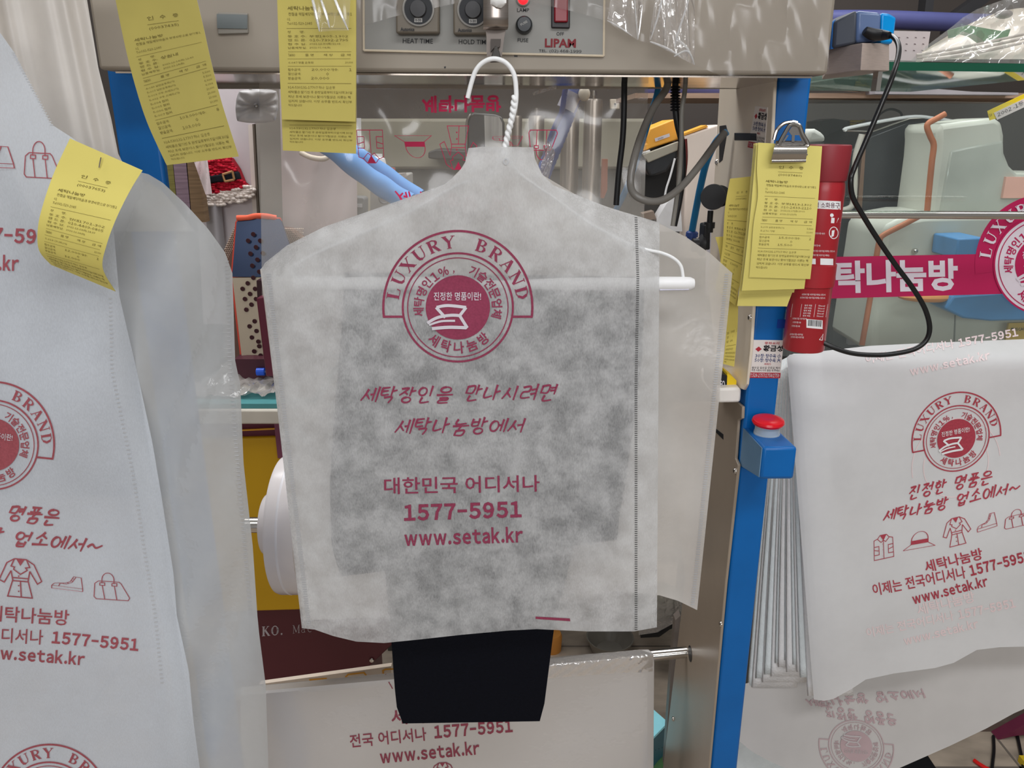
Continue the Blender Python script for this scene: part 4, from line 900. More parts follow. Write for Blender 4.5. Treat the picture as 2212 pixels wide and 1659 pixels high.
crease_glints(o, [[(1432, -10, .858), (1420, 40, .858), (1405, 86, .86)], [(1490, -10, .858), (1478, 30, .858), (1462, 80, .858), (1458, 104, .86)], [(1460, 82, .858), (1485, 105, .858), (1500, 140, .86)], [(1456, 122, .858), (1480, 110, .858), (1492, 118, .858), (1500, 140, .86)], [(1404, 90, .858), (1440, 104, .858), (1470, 122, .858)]], .0007)
o = bag('poly_bag', 'small pointed plastic corner hanging beside the control panel', [(1330, -70), (1392, -70)], [(1312, 40), (1340, 62), (1378, 87), (1388, 20)], .878, .004, 15, CRK, fx=17)
crease_glints(o, [[(1370, -10, .87), (1374, 40, .87), (1378, 86, .87)], [(1388, 10, .87), (1382, 60, .87), (1378, 86, .87)], [(1312, 44, .872), (1340, 60, .872), (1366, 78, .872)]], .0005)

# ================================================================ printed film inside the press
YP = 1.06
pf_ = thing('printed_film', 'clear printed plastic film with upside-down pink drawings hanging inside the press', 'plastic film', P(980, 640, YP))
ffn = lambda x, y: YP + .002 * math.sin(x / 60.0 + y / 33.0) + .0015 * math.sin(x / 23.0 - y / 40.0)
ruled_x([(560, 178), (760, 178), (1400, 188)], [(566, 640), (800, 640), (1386, 640)], 50, 30, ffn).build('film', HAZE, pf_)
PINK = mat('pink_print', (236, 44, 92), .6, k=1.35, var=.04)
fs_ = lambda x, y: P(x, y, ffn(x, y) - .0008)
ink('shop_name', [fit('세탁나눔방', (911, 207), (1082, 205), -37, .035)], fs_, PINK, pf_)
draw('jacket', ((770, 281), (826, 281), (775, 352)), .022, fs_, PINK, pf_)
draw('hat', ((852, 293), (932, 293), (862, 341)), .018, fs_, PINK, pf_)
draw('coat', ((950, 272), (1030, 272), (950, 366)), .016, fs_, PINK, pf_)
draw('boot', ((1064, 295), (1129, 293), (1064, 316)), .02, fs_, PINK, pf_)
draw('bag', ((1142, 281), (1204, 281), (1146, 345)), .026, fs_, PINK, pf_)
ink('slogan', [xf(p, lambda x, y: (x, 2 * 424 - y)) for p in brush('세탁나눔방 업소', (853, 437), (1130, 410), 26, 4.5, seed=4)], fs_, PINK, pf_)
ink('upper_line', [fit('나눔방', (985, 153), (1080, 152), -18, .03)], lambda x, y: P(x, y, ffn(x, y)) , PINK, pf_)

# ================================================================ cables
o = cable('black_cable', [(1349, 120, 1.025), (1348, 230, 1.025), (1345, 300, 1.025), (1337, 370, 1.025), (1331, 443, 1.025)], .0038, BLACK); tag(o, 'straight black cable hanging inside the press behind the clear film', 'cable')
o = cable('grey_cable', [(1446, 150, 1.025), (1440, 190, 1.025), (1412, 232, 1.015), (1386, 290, 1.005), (1368, 350, 0.985), (1362, 398, 0.975), (1374, 423, 0.965), (1405, 435, 0.965), (1436, 430, 0.975), (1470, 405, 0.995), (1505, 365, 1.015), (1540, 318, 1.035), (1566, 286, 1.045)], .0045, mat('grey_rubber', (112, 109, 104), .3, k=1.1), n=12)
tag(o, 'thick grey cable looping inside the press into the beige plate', 'cable')
TEAL = mat('teal_hose', (18, 98, 142), .35)
o = cable('air_hose', [(1428, 150, 1.13), (1420, 200, 1.13), (1400, 265, 1.13), (1376, 345, 1.13), (1352, 410, 1.13), (1328, 460, 1.13)], .0042, TEAL); tag(o, 'teal air hose slanting down behind the grey cable', 'hose')
o = cable('air_hose', [(1570, 285, 1.13), (1548, 305, 1.14), (1528, 345, 1.15), (1515, 395, 1.16), (1504, 450, 1.17), (1494, 505, 1.18)], .0050, TEAL); tag(o, 'teal air hose curving from the beige plate to a blue fitting', 'hose')
o = MB().lathe(P(1493, 520, 1.18), (.06, 0, 1), [(0, .007), (.006, .007), (.006, .009), (.012, .009), (.014, .007)], 16).build('hose_fitting', mat('blue_fitting', (38, 62, 120), .4)); tag(o, 'blue push fitting at the lower end of the curved teal hose', 'fitting')
bcb = thing('black_cable', 'black cable with a ribbed strain relief hanging beside the orange machine head', 'cable', P(1463, 480, 1.045))
cable('cord', [(1459, 150, 1.045), (1459, 230, 1.045), (1464, 270, 1.045), (1473, 310, 1.045), (1475, 370, 1.045), (1468, 430, 1.045), (1456, 488, 1.045)], .0042, BLACK, bcb)
for i in range(9):
    MB().lathe(P(1459, 186 + i * 6.2, 1.045), (0, 0, -1), [(0, .0052), (.0012, .0068), (.0024, .0052)], 14).build('rib', BLACK, bcb)
o = cable('grey_wire', [(1481, 140, 1.035), (1480, 190, 1.035), (1473, 240, 1.035), (1472, 300, 1.035), (1468, 380, 1.035), (1460, 440, 1.035), (1453, 488, 1.035)], .0030, mat('grey_wire_skin', (120, 118, 112), .35)); tag(o, 'thin light grey wire hanging beside the ribbed black cable', 'cable')
o = cable('red_wire', [(1481, 300, 1.14), (1482, 350, 1.14), (1474, 410, 1.14), (1462, 470, 1.14)], .0022, mat('dark_red_wire', (112, 40, 38), .5)); tag(o, 'dark red wire behind the ribbed black cable', 'cable')
# pressure gauge and regulator
gg = thing('pressure_gauge', 'black round pressure gauge with regulator seen edge-on left of the taped receipt', 'gauge', P(1525, 545, 1.12))
gc = P(1541, 425, 1.12); rg = 27 * pxm(1.12, 425)
MB().lathe(gc, (-.25, -1, .05), [(0, rg * .92), (.003, rg), (.016, rg), (.019, rg * .96), (.0195, .0004)], 40).build('case', BLACK, gg)
MB().lathe(gc + Vector((.012, .012, 0)), (-.25, -1, .05), [(0, rg * .8), (.008, rg * .86)], 32).build('rear_case', BLACK, gg)
MB().lathe(P(1535, 455, 1.125), (0, 0, -1), [(0, .004), (.016, .004), (.016, .0075), (.024, .0075), (.024, .0055), (.03, .0055)], 16).build('stem', BLACK, gg)
MB().prism([P(1522, 486, 1.12), P(1535, 484, 1.12), P(1534, 540, 1.12), P(1518, 540, 1.12)], (0, .03, 0)).build('regulator_body', BLACK, gg, bev=.002)
MB().lathe(P(1520, 530, 1.13), (-1, 0, 0), [(0, .016), (.004, .016), (.008, .010), (.016, .010)], 20).build('regulator_knob', mat('dark_grey_knob', (48, 48, 50), .4, k=1), gg)
# the long black cord at the right and the plug
cd = thing('power_cord', 'black power cord looping in front of the magenta banner from a plug', 'cable', P(1900, 767, .93))
cable('cord', [(1910, 78, 1.03), (1926, 78, 1.02), (1939, 92, 1.0), (1941, 118, .98), (1928, 165, .96), (1900, 235, .95), (1866, 315, .94), (1846, 362, .935), (1838, 388, .93), (1842, 425, .93), (1862, 462, .93), (1895, 515, .93), (1935, 573, .93), (1970, 620, .93), (1997, 665, .93), (2008, 705, .93), (2002, 733, .93), (1980, 752, .93), (1945, 762, .93), (1895, 767, .93), (1835, 762, .93), (1780, 741, .935), (1735, 710, .95), (1712, 686, .965), (1703, 664, .99)], .0030, mat('cord_rubber', (26, 26, 26), .28, k=1), cd, k=10)
MB().tube(crom([P(*q) for q in [(1868, 66, 1.03), (1885, 74, 1.03), (1905, 76, 1.03), (1922, 76, 1.02)]], 5), lambda t: .0045 + .0035 * math.sin(math.pi * min(1, t * .9 + .1)) , 12, True, .8).build('plug', BLACK, cd)
# charger on the steel bracket
ch = thing('adapter', 'blue and grey power adapter sitting on the steel bracket right of the beam', 'adapter', P(1865, 100, 1.06))
MB().prism([P(1852, 22, 1.04), P(1905, 27, 1.04), P(1903, 88, 1.04), P(1850, 92, 1.04)], (0, .06, 0)).build('grey_body', mat('adapter_navy', (84, 102, 136), .3), ch, bev=.004)
MB().prism([P(1804, 45, 1.05), P(1852, 21, 1.04), P(1850, 94, 1.04), P(1800, 104, 1.05)], (0, .055, 0)).build('dark_side', mat('adapter_dark', (58, 62, 70), .5), ch, bev=.003)
MB().prism([P(1905, 27, 1.045), P(1922, 29, 1.05), P(1937, 37, 1.055), P(1934, 62, 1.055), P(1928, 95, 1.055), P(1903, 94, 1.045)], (0, .05, 0)).build('blue_end', mat('bright_blue', (0, 138, 208), .3, k=1.2), ch, bev=.003)
MB().prism([P(1798, 48, 1.055), P(1806, 42, 1.055), P(1803, 104, 1.055), P(1796, 106, 1.055)], (0, .05, 0)).build('blue_edge', mat('mid_blue', (18, 92, 158), .4), ch)
sb = thing('steel_bracket', 'brushed steel box bracket under the adapter at the end of the beam', 'bracket', P(1860, 155, 1.08))
a = [P(1788, 106, 1.09), P(1863, 93, 1.02), P(1921, 93, 1.06), P(1921, 153, 1.06), P(1859, 152, 1.02), P(1782, 162, 1.09)]
MB().add([a[0], a[1], a[4], a[5]] + [p + Vector((0, .0, 0)) for p in (a[2], a[3])] + [a[0] + Vector((.03, .09, 0)), a[5] + Vector((.03, .09, 0)), a[2] + Vector((0, .08, 0)), a[3] + Vector((0, .08, 0))],
         [(0, 1, 2, 3), (1, 4, 5, 2), (4, 8, 9, 5), (8, 6, 7, 9), (6, 0, 3, 7), (0, 6, 8, 4, 1), (3, 2, 5, 9, 7)]).build('box', mat('bracket_steel', (168, 154, 145), .45, .1, k=1.2, var=.08, stretch=(4, 4, 60)), sb, smooth=False, bev=.0008)
MB().box(P(1863, 200, 1.1).x, P(1872, 200, 1.1).x, 1.06, 1.075, P(1868, 196, 1.06).z, P(1868, 150, 1.06).z).build('foot', CHROME, sb)

# ================================================================ stack of covers over the rail at the right
YK = 1.075
rail = thing('display_rail', 'chrome rail crossing the glass behind the red can at the right', 'rail', P(1990, 465, 1.22))
MB().tube([P(1800, 463, 1.24), P(2330, 466, 1.24)], .0062, 16).build('tube', CHROME, rail)
def YT(x, y):
    t = min(1, max(0, (y - 735) / 700))
    e = x - (1700 + (y - 770) * .06)
    return YK + .05 * (1 - min(1, max(0, (y - 735) / 60))) ** 2 - .02 * t + .006 * math.sin(x / 75.0 + y / 150.0) * t + .004 * math.sin(y / 60.0 + x / 130.0) + .014 * math.exp(-max(0, e) / 22.0)
kt = thing('garment_cover', 'printed top cover of the folded stack at the right, with emblem and clothing drawings', 'garment cover', P(1980, 1510, YK), 'stacked garment covers')
top_k = [(1700, 772), (1706, 766), (1740, 764), (1780, 758), (1880, 747), (2000, 741), (2330, 728)]
bot_k = [(1758, 1511), (1780, 1514), (1800, 1510), (1840, 1488), (1870, 1468), (1930, 1455), (2020, 1443), (2060, 1432), (2110, 1404), (2160, 1398), (2330, 1394)]
ruled_x(top_k, bot_k, 60, 60, YT).build('front_sheet', NWS, kt)
sk = lambda x, y: P(x, y, YT(x, y) - .0012); sk2 = lambda x, y: P(x, y, YT(x, y) - .0020)
def etk(cx, cy, s, rot, shx): return lambda x, y: (cx + s * (x * math.cos(R(rot)) - y * math.sin(R(rot)) * 1.0 + shx * y), cy - s * (x * math.sin(R(rot)) + y * math.cos(R(rot))))
T_ = etk(2066, 947, .605, 11, .12)
er, ew = emblem(T_)
em = ink('emblem', er, sk, REDS, kt); ink('emblem_lettering', ew, sk2, mat('unprinted_new_cloth', (222, 214, 212), .85), em)
ink('slogan', brush('진정한 명품은', (1962, 1078), (2145, 1040), 26, 3.6, shear=.42, seed=21) + brush('세탁나눔방 업소에서~', (1908, 1128), (2208, 1062), 25, 3.6, shear=.42, seed=22), sk, REDS, kt)
draw('jacket', ((1889, 1211), (1931, 1202), (1887, 1160)), .03, sk, REDS, kt)
draw('hat', ((1951, 1190), (2020, 1178), (1954, 1154)), .025, sk, REDS, kt)
draw('coat', ((2040, 1185), (2100, 1170), (2034, 1126)), .026, sk, REDS, kt)
draw('boot', ((2111, 1150), (2154, 1138), (2112, 1117)), .03, sk, REDS, kt)
draw('bag', ((2170, 1144), (2232, 1130), (2172, 1106)), .026, sk, REDS, kt)
ink('shop_name', [fit('세탁나눔방', (2001, 1238), (2125, 1208), 26, .016)], sk, REDS, kt)
ink('phone_line', [fit('이제는 전국어디서나', (1888, 1288), (2088, 1249), 27, .012), fitw('1577-5951', (2098, 1245), (2228, 1212), 24, .034)], sk, REDS, kt)
ink('web_address', [fitw('www.setak.kr', (1974, 1306), (2136, 1266), 24, .030)], sk, REDS, kt)
st_ = lambda x, y: P(x, y, YT(x, y) - .0008)
for p_ in ([fit('세탁나눔방', (1984, 1330), (2108, 1300), 24, .016)], [fit('이제는 전국어디서나', (1874, 1378), (2062, 1340), 22, .012)], [fitw('1577-5951', (2072, 1338), (2195, 1312), 20, .034)], [fitw('www.setak.kr', (1955, 1394), (2115, 1356), 20, .030)], [fit('이제는 전국어디서나', (1872, 786), (2062, 752), 20, .012)], [fitw('1577-5951', (2072, 750), (2200, 726), 18, .034)], [fitw('www.setak.kr', (1968, 812), (2140, 776), 20, .030)],
    [ribbon([T_(x - 8, y - 92) for x, y in arc(0, 0, 118, 118, 160, 380, 40)], 2), ribbon([T_(x - 8, y - 92) for x, y in arc(0, 0, 160, 163, 0, 187, 40)], 2)]):
    ink('show_through_print', p_, st_, FAINT, kt)
SHE = mat('folded_edge_cloth', (218, 222, 228), .85, k=1.25, var=.04, scale=60, bump=.4, bscale=300)
SHE2 = mat('folded_edge_cloth_blue', (208, 215, 225), .85, k=1.25, var=.04, scale=60, bump=.4, bscale=300)
# edges of the covers underneath: each is a narrow visible flank, stepping back
eds = [1503, 1462, 1449, 1432, 1447, 1420, 1434, 1424, 1452, 1446, 1462, 1452, 1470, 1466]
for i, yb in enumerate(eds):
    xt, xb = 1713 - i * 2.1, 1741 - i * 10.0 + (3, -2, 1, 2, -3)[i % 5]; dy = .003 + i * .0046
    def fn(u, v, xt=xt, xb=xb, yb=yb, dy=dy, i=i):
        y = 764 + 1.2 * i + (yb - 764) * v; q = (y - 764) / 740.0
        xl = xt + (xb - xt) * (q ** .92) - 2.5 * math.sin(q * 3.1) ; wd = 60 + 40 * q
        x = xl + wd * u * u * .6 + wd * u * .4
        return P(x, y, YK + .016 + dy + .05 * max(0, 1 - v / .06) ** 2 - .012 * v + .0046 * math.exp(-u * 9))
    o = MB().grid(fn, 10, 30).build('garment_cover', (SHE, SHE2)[i % 2])
    o2 = o.modifiers.new('cloth_thickness', 'SOLIDIFY'); o2.thickness = .0016; o2.offset = 1
    tag(o, 'white cover folded in the stack behind the top printed one, only its edge showing', 'garment cover', 'stacked garment covers')
# longer one curling out below the stack
def YLo(x, y):
    return YK + .078 - .05 * max(0, (y - 1440) / 220.0) + .02 * math.cos((x - 1900) / 180.0) * .3
lo_t = [(1606, 1478), (1700, 1450), (1900, 1400), (2330, 1340)]
lo_b = [(1598, 1602), (1625, 1624), (1665, 1646), (1710, 1664), (1790, 1684), (1840, 1690), (1900, 1678), (1975, 1645), (2050, 1612), (2130, 1574), (2190, 1541), (2330, 1480)]
lw = thing('garment_cover', 'longer cover curling out below the folded stack at the lower right', 'garment cover', P(1850, 1680, YK), 'stacked garment covers')
ruled_x(lo_t, lo_b, 50, 24, YLo).build('sheet', mat('cover_inside_shade', (190, 187, 184), .85, k=1.1, var=.03), lw)  # cloth colour lowered to stand for the shade below the stack
lf = lambda x, y: P(x, y, YLo(x, y) - .0012)
er, ew = emblem(lambda x, y: (1850 + .50 * x * 1.0, 1612 + .48 * y + .04 * x))
FT2 = mat('show_through_dim', (176, 154, 156), .85, k=1.15)
em = ink('show_through_emblem', er, lf, FT2, lw); ink('emblem_lettering', ew, lambda x, y: P(x, y, YLo(x, y) - .002), mat('cover_inside_plain', (186, 178, 178), .85, k=1.1), em)
ink('show_through_slogan', [xf(p, lambda x, y: (x, 2 * 1538 - y)) for p in brush('진정한 명품은', (1782, 1548), (1938, 1530), 22, 4, seed=31)] + [xf(p, lambda x, y: (x, 2 * 1500 - y)) for p in brush('세탁나눔방 업소에서', (1740, 1490), (1998, 1512), 20, 4, seed=32)], lf, FT2, lw)
o = ruled_x([(1660, 1440), (1900, 1410), (2330, 1330)], [(1640, 1482), (1730, 1470), (1900, 1500), (2330, 1430)], 30, 8, lambda x, y: YK + .085).build('garment_cover', SHE)
tag(o, 'shaded inner fold of a cover between the top printed sheet and the curl below', 'garment cover', 'stacked garment covers')
o = ruled_x([(1560, 1560), (1640, 1600), (1800, 1640)], [(1540, 1720), (1650, 1720), (1800, 1720)], 12, 6, lambda x, y: YK + .10).build('garment_cover', SHE2); tag(o, 'bluish white cover hanging behind the post below the curled one', 'garment cover', 'stacked garment covers')

# ================================================================ cover hung on the lower rod
YR = 1.15
rd = MB().tube([P(480, 1503, YR + .012), P(1493, 1408, YR + .012)], .0098, 20).build('lower_rod', CHROME); tag(rd, 'polished rod running into the lower beige plate under the trousers', 'rod')
def YW(x, y):
    yt = 1480 - (x - 577) * .0938; d = y - yt
    a = YR - .018 + .032 * max(0, 1 - d / 15.0) ** 1.5
    return a + .003 * math.sin(x / 90.0 + y / 60.0) * min(1, d / 60) + .008 * math.exp(-max(0, 1414 - x) / 12.0) * 1
wt = thing('garment_cover', 'white printed plastic cover hung over the lower rod below the trousers', 'garment cover', P(1000, 1720, YR))
top_w = [(520, 1484), (577, 1479), (860, 1452.5), (1000, 1439.5), (1192, 1421.5), (1300, 1411), (1380, 1403.5), (1400, 1403), (1410, 1410), (1413, 1424)]
bot_w = [(520, 1730), (900, 1730), (1411, 1730)]
PEW = sheer('white_poly', (200, 197, 194), .02, .05, .25, gloss=.08, grough=.2, mottle=5, bump=.35, bscale=22)
ruled_x(top_w, bot_w, 60, 40, YW).build('front_sheet', PEW, wt)
bkw = ruled_x(top_w, bot_w, 20, 12, lambda x, y: YR + .030 - .012 * max(0, 1 - (y - (1486 - (x - 577) * .088)) / 28.0)); bkw.build('rear_sheet', PEW, wt)
sw_ = lambda x, y: P(x, y, YW(x, y) - .0012)
DRED = mat('dim_red_print', (132, 60, 74), .7, var=.1, scale=300)
ink('phone_line', [fit('전국 어디서나', (757, 1616), (922, 1600), 29, .012), fitw('1577-5951', (939, 1596), (1108, 1582), 28, .034)], sw_, DRED, wt)
ink('web_address', [fitw('www.setak.kr', (822, 1650), (1037, 1630), 30, .030)], sw_, DRED, wt)
ink('shop_name', [fit('세탁나눔방', (846, 1566), (1040, 1556), 34, .012)], sw_, DRED, wt)
draw('coat', ((930, 1700), (985, 1696), (928, 1650)), .04, sw_, DRED, wt)
ink('stray_line', [ribbon([(833, 1456), (840, 1474), (848, 1488)], 2)], sw_, DRED, wt)
o = ruled_x([(1180, 1420), (1300, 1410), (1385, 1404), (1411, 1412)], [(1182, 1466), (1300, 1456), (1390, 1452), (1410, 1450)], 40, 12, lambda x, y: YW(x, y) - .003 - .0022 * abs(math.sin(x / 9.0 + y / 6.0))).build('clear_wrap', CRK, wt)

# ================================================================ film roll on its rod (left, inside the press)
YO = 1.22
fr_ = thing('film_roll', 'large white film roll on a rod left of the middle cover', 'film roll', P(640, 1285, YO))
c0 = P(572, 1132, YO); RR_ = 148 * pxm(YO, 1132)
WF = mat('white_spool', (214, 208, 206), .22, k=1.2, var=.03)
MB().lathe(c0 + Vector((.030, 0, 0)), (1, 0, 0), [(0, RR_ * .9), (.003, RR_ * .985), (.008, RR_), (.05, RR_), (.05, RR_ * .93), (.36, RR_ * .93)], 64).build('roll', WF, fr_)
MB().lathe(c0, (1, 0, 0), [(0, RR_ * .30), (.003, RR_ * .43), (.010, RR_ * .47), (.030, RR_ * .47)], 48).build('hub', WF, fr_)
MB().lathe(c0 + Vector((.052, 0, 0)), (1, 0, 0), [(0, RR_), (.002, RR_ * 1.005), (.004, RR_)], 64).build('flange_rim', mat('flange_edge', (206, 204, 206), .3), fr_)
o = MB().tube([P(532, 1134, YO), c0 + Vector((.42, 0, 0))], 17 * pxm(YO, 1130), 20).build('roll_rod', CHROME); tag(o, 'thick chrome rod carrying the white film roll', 'rod')
# ================================================================ room
FLOOR = mat('stone_tile', (150, 138, 124), .5, k=1.5, var=.30, scale=7, stretch=(1, 2.2, 1))
struct(MB().box(-2.6, 3.2, -1.2, 3.6, -.05, 0).build('floor', FLOOR))
GR = mat('tile_joint', (104, 96, 88), .8)
t1 = MB()
for i in range(6): t1.box(-2.6, 3.2, .62 + i * .5, .626 + i * .5, 0, .0008)
for i in range(11): t1.box(-2.2 + i * .5, -2.194 + i * .5, -1.2, 3.6, 0, .0008)
struct(t1.build('trim_1', GR, smooth=False))
struct(MB().box(-2.6, 3.2, 3.2, 3.3, 0, 2.9).build('wall_back', mat('dark_wall', (66, 60, 56), .8, k=1.05, var=.05, scale=3)))
struct(MB().box(-2.7, -2.6, -1.2, 3.3, 0, 2.9).build('wall_left', mat('side_wall', (120, 114, 108), .8)))
struct(MB().box(3.2, 3.3, -1.2, 3.3, 0, 2.9).build('wall_right', mat('side_wall', (120, 114, 108), .8)))
def one(o, label, cat, group=None): return tag(o, label, cat, group)
def stand(o, x0, x1, y, Y, dep, m, z0=.62): return MB().box(P(x0, y, Y).x, P(x1, y, Y).x, Y, Y + dep, z0, P(x0, y, Y).z).build('stand', m, o)
# ---------------------------------------------------------------- behind the press, centre
DGM = mat('dark_grey_machine', (74, 73, 70), .5)
def zt(y, Y): return P(CX, y, Y).z
o = thing('dry_cleaning_machine', 'big machine with a beige upper panel and dark lower front seen through the printed film', 'machine', (-.1, 2.9, 0))
MB().box(P(700, 365, 2.7).x, P(1404, 365, 2.7).x, 2.7, 3.15, zt(366, 2.7), zt(256, 2.7)).build('upper_panel', mat('olive_beige_panel', (132, 128, 112), .6, k=1.0, var=.06, scale=4), o, bev=.01)
MB().box(P(700, 365, 2.72).x, P(1404, 365, 2.72).x, 2.72, 3.15, 0, zt(366, 2.72) - .002).build('lower_front', mat('dark_lower_front', (62, 62, 60), .5), o)
pg = slab('panel_plate', [(1318, 214), (1338, 214), (1339, 236), (1319, 236)], 2.66, .02, mat('pale_plate', (160, 150, 134), .5), None, bev=.003); one(pg, 'small pale square plate beyond the upright steel cylinders', 'plate')
slab('plate_screw', [(1327, 223), (1331, 223), (1331, 227), (1327, 227)], 2.655, .004, BLACK, pg)
bt = thing('storage_rack', 'low dark two-railed rack behind the middle cover carrying the steel cylinders', 'rack', (.17, 2.0, 0))
MB().box(-.25, .60, 1.63, 1.78, .59, .62).build('rail', DGM, bt, bev=.003)
MB().box(-.25, .60, 2.08, 2.36, .59, .62).build('rail', DGM, bt, bev=.003)
for x_ in (-.23, .58):
    for y_ in (1.66, 2.33): MB().box(x_ - .02, x_ + .02, y_ - .02, y_ + .02, 0, .59).build('leg', DGM, bt)
# arrow-shaped dark rail behind the printed coat
o = slab('dark_duct', [(925, 328), (942, 322), (1022, 327), (1022, 346), (940, 344), (925, 342)], 2.5, .2, mat('duct_dark', (52, 50, 48), .5, k=1.1), None, bev=.004); one(o, 'dark horizontal duct behind the printed coat drawing', 'duct')
# rounded glass door
gd = thing('rounded_door', 'rounded dark glass panel half grey behind the twisted hanger wire', 'panel', P(1048, 400, 2.0))
rr = [(1008, 400), (1008, 262), (1012, 250), (1024, 243), (1070, 247), (1084, 252), (1090, 266), (1092, 400)]
slab('rim', rr, 2.0, .03, mat('dark_rim', (60, 60, 58), .3, k=1.1), gd, bev=.004)
slab('pane', [(1013, 400), (1013, 264), (1018, 252), (1046, 249), (1050, 400)], 1.996, .004, mat('dark_pane', (74, 74, 74), .3, k=1.2), gd)
slab('lit_pane', [(1050, 400), (1046, 249), (1078, 252), (1085, 266), (1087, 400)], 1.996, .004, mat('grey_pane', (150, 148, 142), .4, k=1.4, var=.25, scale=9, stretch=(14, 1, .5)), gd)
cable('chrome_edge', [(1008, 395, 1.995), (1008, 300, 1.995), (1009, 262, 1.995), (1018, 246, 1.995)], .003, CHROME, gd)
stand(gd, 1012, 1088, 400, 2.0, .03, DGM)
# cylinders
CYL = mat('dull_cylinder', (150, 142, 132), .3, .8, k=1.1, var=.06, stretch=(30, 30, 1))
for i, (x0, x1, yt, Y, lab) in enumerate([(1106, 1128, 250, 2.3, 'leftmost short steel cylinder half hidden by the hanger wire'), (1142, 1176, 250, 2.25, 'short steel cylinder above the printed bag drawing'), (1212, 1252, 236, 2.15, 'tall steel cylinder left of the blue lance pipe end, partly behind it'), (1262, 1302, 214, 2.1, 'tallest steel cylinder between the blue pipe and black cable')]):
    t = thing('steel_cylinder', lab, 'cylinder', P((x0 + x1) / 2, 640, Y), 'steel cylinders behind the film')
    c = P((x0 + x1) / 2, yt, Y); r = (x1 - x0) / 2 * pxm(Y, yt)
    MB().lathe(c, (0, 0, -1), [(0, r * .9), (.006, r), (c.z - .62, r)], 28).build('barrel', CYL, t)
    MB().lathe(c + Vector((0, 0, .02)), (0, 0, -1), [(0, r * .3), (.012, r * .34), (.012, r * .2), (.021, r * .2)], 16).build('neck', CHROME, t)
o = slab('orange_strip', [(1302, 344), (1313, 344), (1312, 410), (1304, 430), (1299, 428)], 2.3, .03, mat('dull_orange', (150, 84, 58), .5)); one(o, 'dull orange vertical strip right of the tallest steel cylinder', 'strip'); stand(o, 1300, 1310, 428, 2.3, .03, DGM)
# blue lance
ln_ = thing('blue_hose', 'dark blue corrugated hose slanting down behind the film with a pale collar', 'hose', P(1180, 360, 1.7))
HB = mat('dark_blue_hose', (78, 94, 146), .45, k=1.3)
MB().tube(crom([P(*q) for q in [(1246, 178, 1.7), (1240, 205, 1.7), (1222, 255, 1.7), (1200, 310, 1.7), (1176, 370, 1.7), (1160, 420, 1.7)]], 10), lambda t: .0165 + .0008 * math.sin(t * 160), 16).build('hose', HB, ln_)
MB().tube([P(1238, 200, 1.695), P(1222, 236, 1.695)], .019, 16).build('collar', mat('lilac_collar', (150, 148, 156), .5), ln_)
MB().ball(P(1262, 203, 1.68), .012, .012, .014).build('ball_joint', mat('cream_ball', (184, 176, 160), .4), ln_)
MB().tube(crom([P(*q) for q in [(1224, 184, 1.67), (1220, 200, 1.67), (1214, 240, 1.67), (1204, 262, 1.67), (1192, 290, 1.67), (1180, 330, 1.67)]], 6), .0055, 10).build('side_wire', mat('navy_wire', (52, 62, 110), .4), ln_)
cr2 = ruled_x([(1180, 300), (1190, 312), (1200, 330)], [(1160, 400), (1178, 400), (1182, 392)], 12, 16, lambda x, y: 1.03 - .006 * abs(math.sin(x / 4.0 + y / 9.0))).build('crumpled_film', CRK); one(cr2, 'crumpled shiny film scrap at the right of the cover neck', 'plastic film')
cr3 = ruled_x([(1150, 200), (1170, 192), (1202, 184)], [(1152, 206), (1172, 200), (1202, 192)], 12, 6, lambda x, y: 1.05 - .004 * abs(math.sin(x / 4.0 + y / 5.0))).build('crumpled_film', CRK); one(cr3, 'small shiny film scrap just under the beam above the short cylinders', 'plastic film')
# light blue padded rolls
LB = mat('light_blue_pad', (92, 146, 204), .75, k=1.15, var=.08, scale=14, bump=.4, bscale=30)
def roll(name, pts, r, m): return MB().tube(crom([P(*p) for p in pts], 8), lambda t: r * (1 + .05 * math.sin(t * 21)), 18).build(name, m)
one(roll('padded_roll', [(690, 300, 1.73), (730, 330, 1.72), (790, 378, 1.70), (840, 412, 1.69), (884, 440, 1.68)], .0215, LB), 'lower of two light blue padded rolls slanting down to the middle cover', 'roll')
one(roll('padded_roll', [(700, 286, 1.78), (740, 318, 1.77), (800, 354, 1.76), (850, 390, 1.75), (905, 428, 1.74)], .019, LB), 'upper of two light blue padded rolls slanting down to the middle cover', 'roll')
# orange head, white cabinet behind the cables
OR = mat('orange_enamel', (246, 158, 58), .4, k=1.2, var=.02)
oh = thing('machine_head', 'orange topped machine head with dark curved underside beyond the cables', 'machine head', P(1420, 480, 1.7))
MB().prism([P(1386, 322, 1.7), P(1388, 313, 1.7), P(1398, 310, 1.7), P(1394, 300, 1.7), P(1404, 278, 1.7), P(1456, 257, 1.7), P(1470, 300, 1.7), P(1390, 326, 1.7)], (0, .12, 0)).build('orange_top', OR, oh, bev=.003)
MB().prism([P(1385, 330, 1.69), P(1404, 324, 1.69), P(1405, 327, 1.69), P(1386, 333, 1.69)], (0, .12, 0)).build('bright_edge', WIRE, oh)
MB().prism([P(1387, 335, 1.69), P(1466, 304, 1.69), P(1464, 340, 1.69), P(1440, 372, 1.69), P(1404, 383, 1.69), P(1393, 360, 1.69)], (0, .12, 0)).build('dark_hood', mat('dark_gloss_hood', (50, 52, 54), .18, k=1.1), oh, bev=.006)
MB().prism([P(1388, 334, 1.684), P(1466, 305, 1.684), P(1464, 325, 1.684), P(1400, 352, 1.684)], (0, .01, 0)).build('grey_lip', mat('olive_lip', (146, 142, 128), .4), oh, bev=.002)
ink('rating_plate', [([(1414, 299), (1446, 288), (1447, 295), (1416, 306)], [(0, 1, 2, 3)])], lambda x, y: P(x, y, 1.697), WHTP, oh)
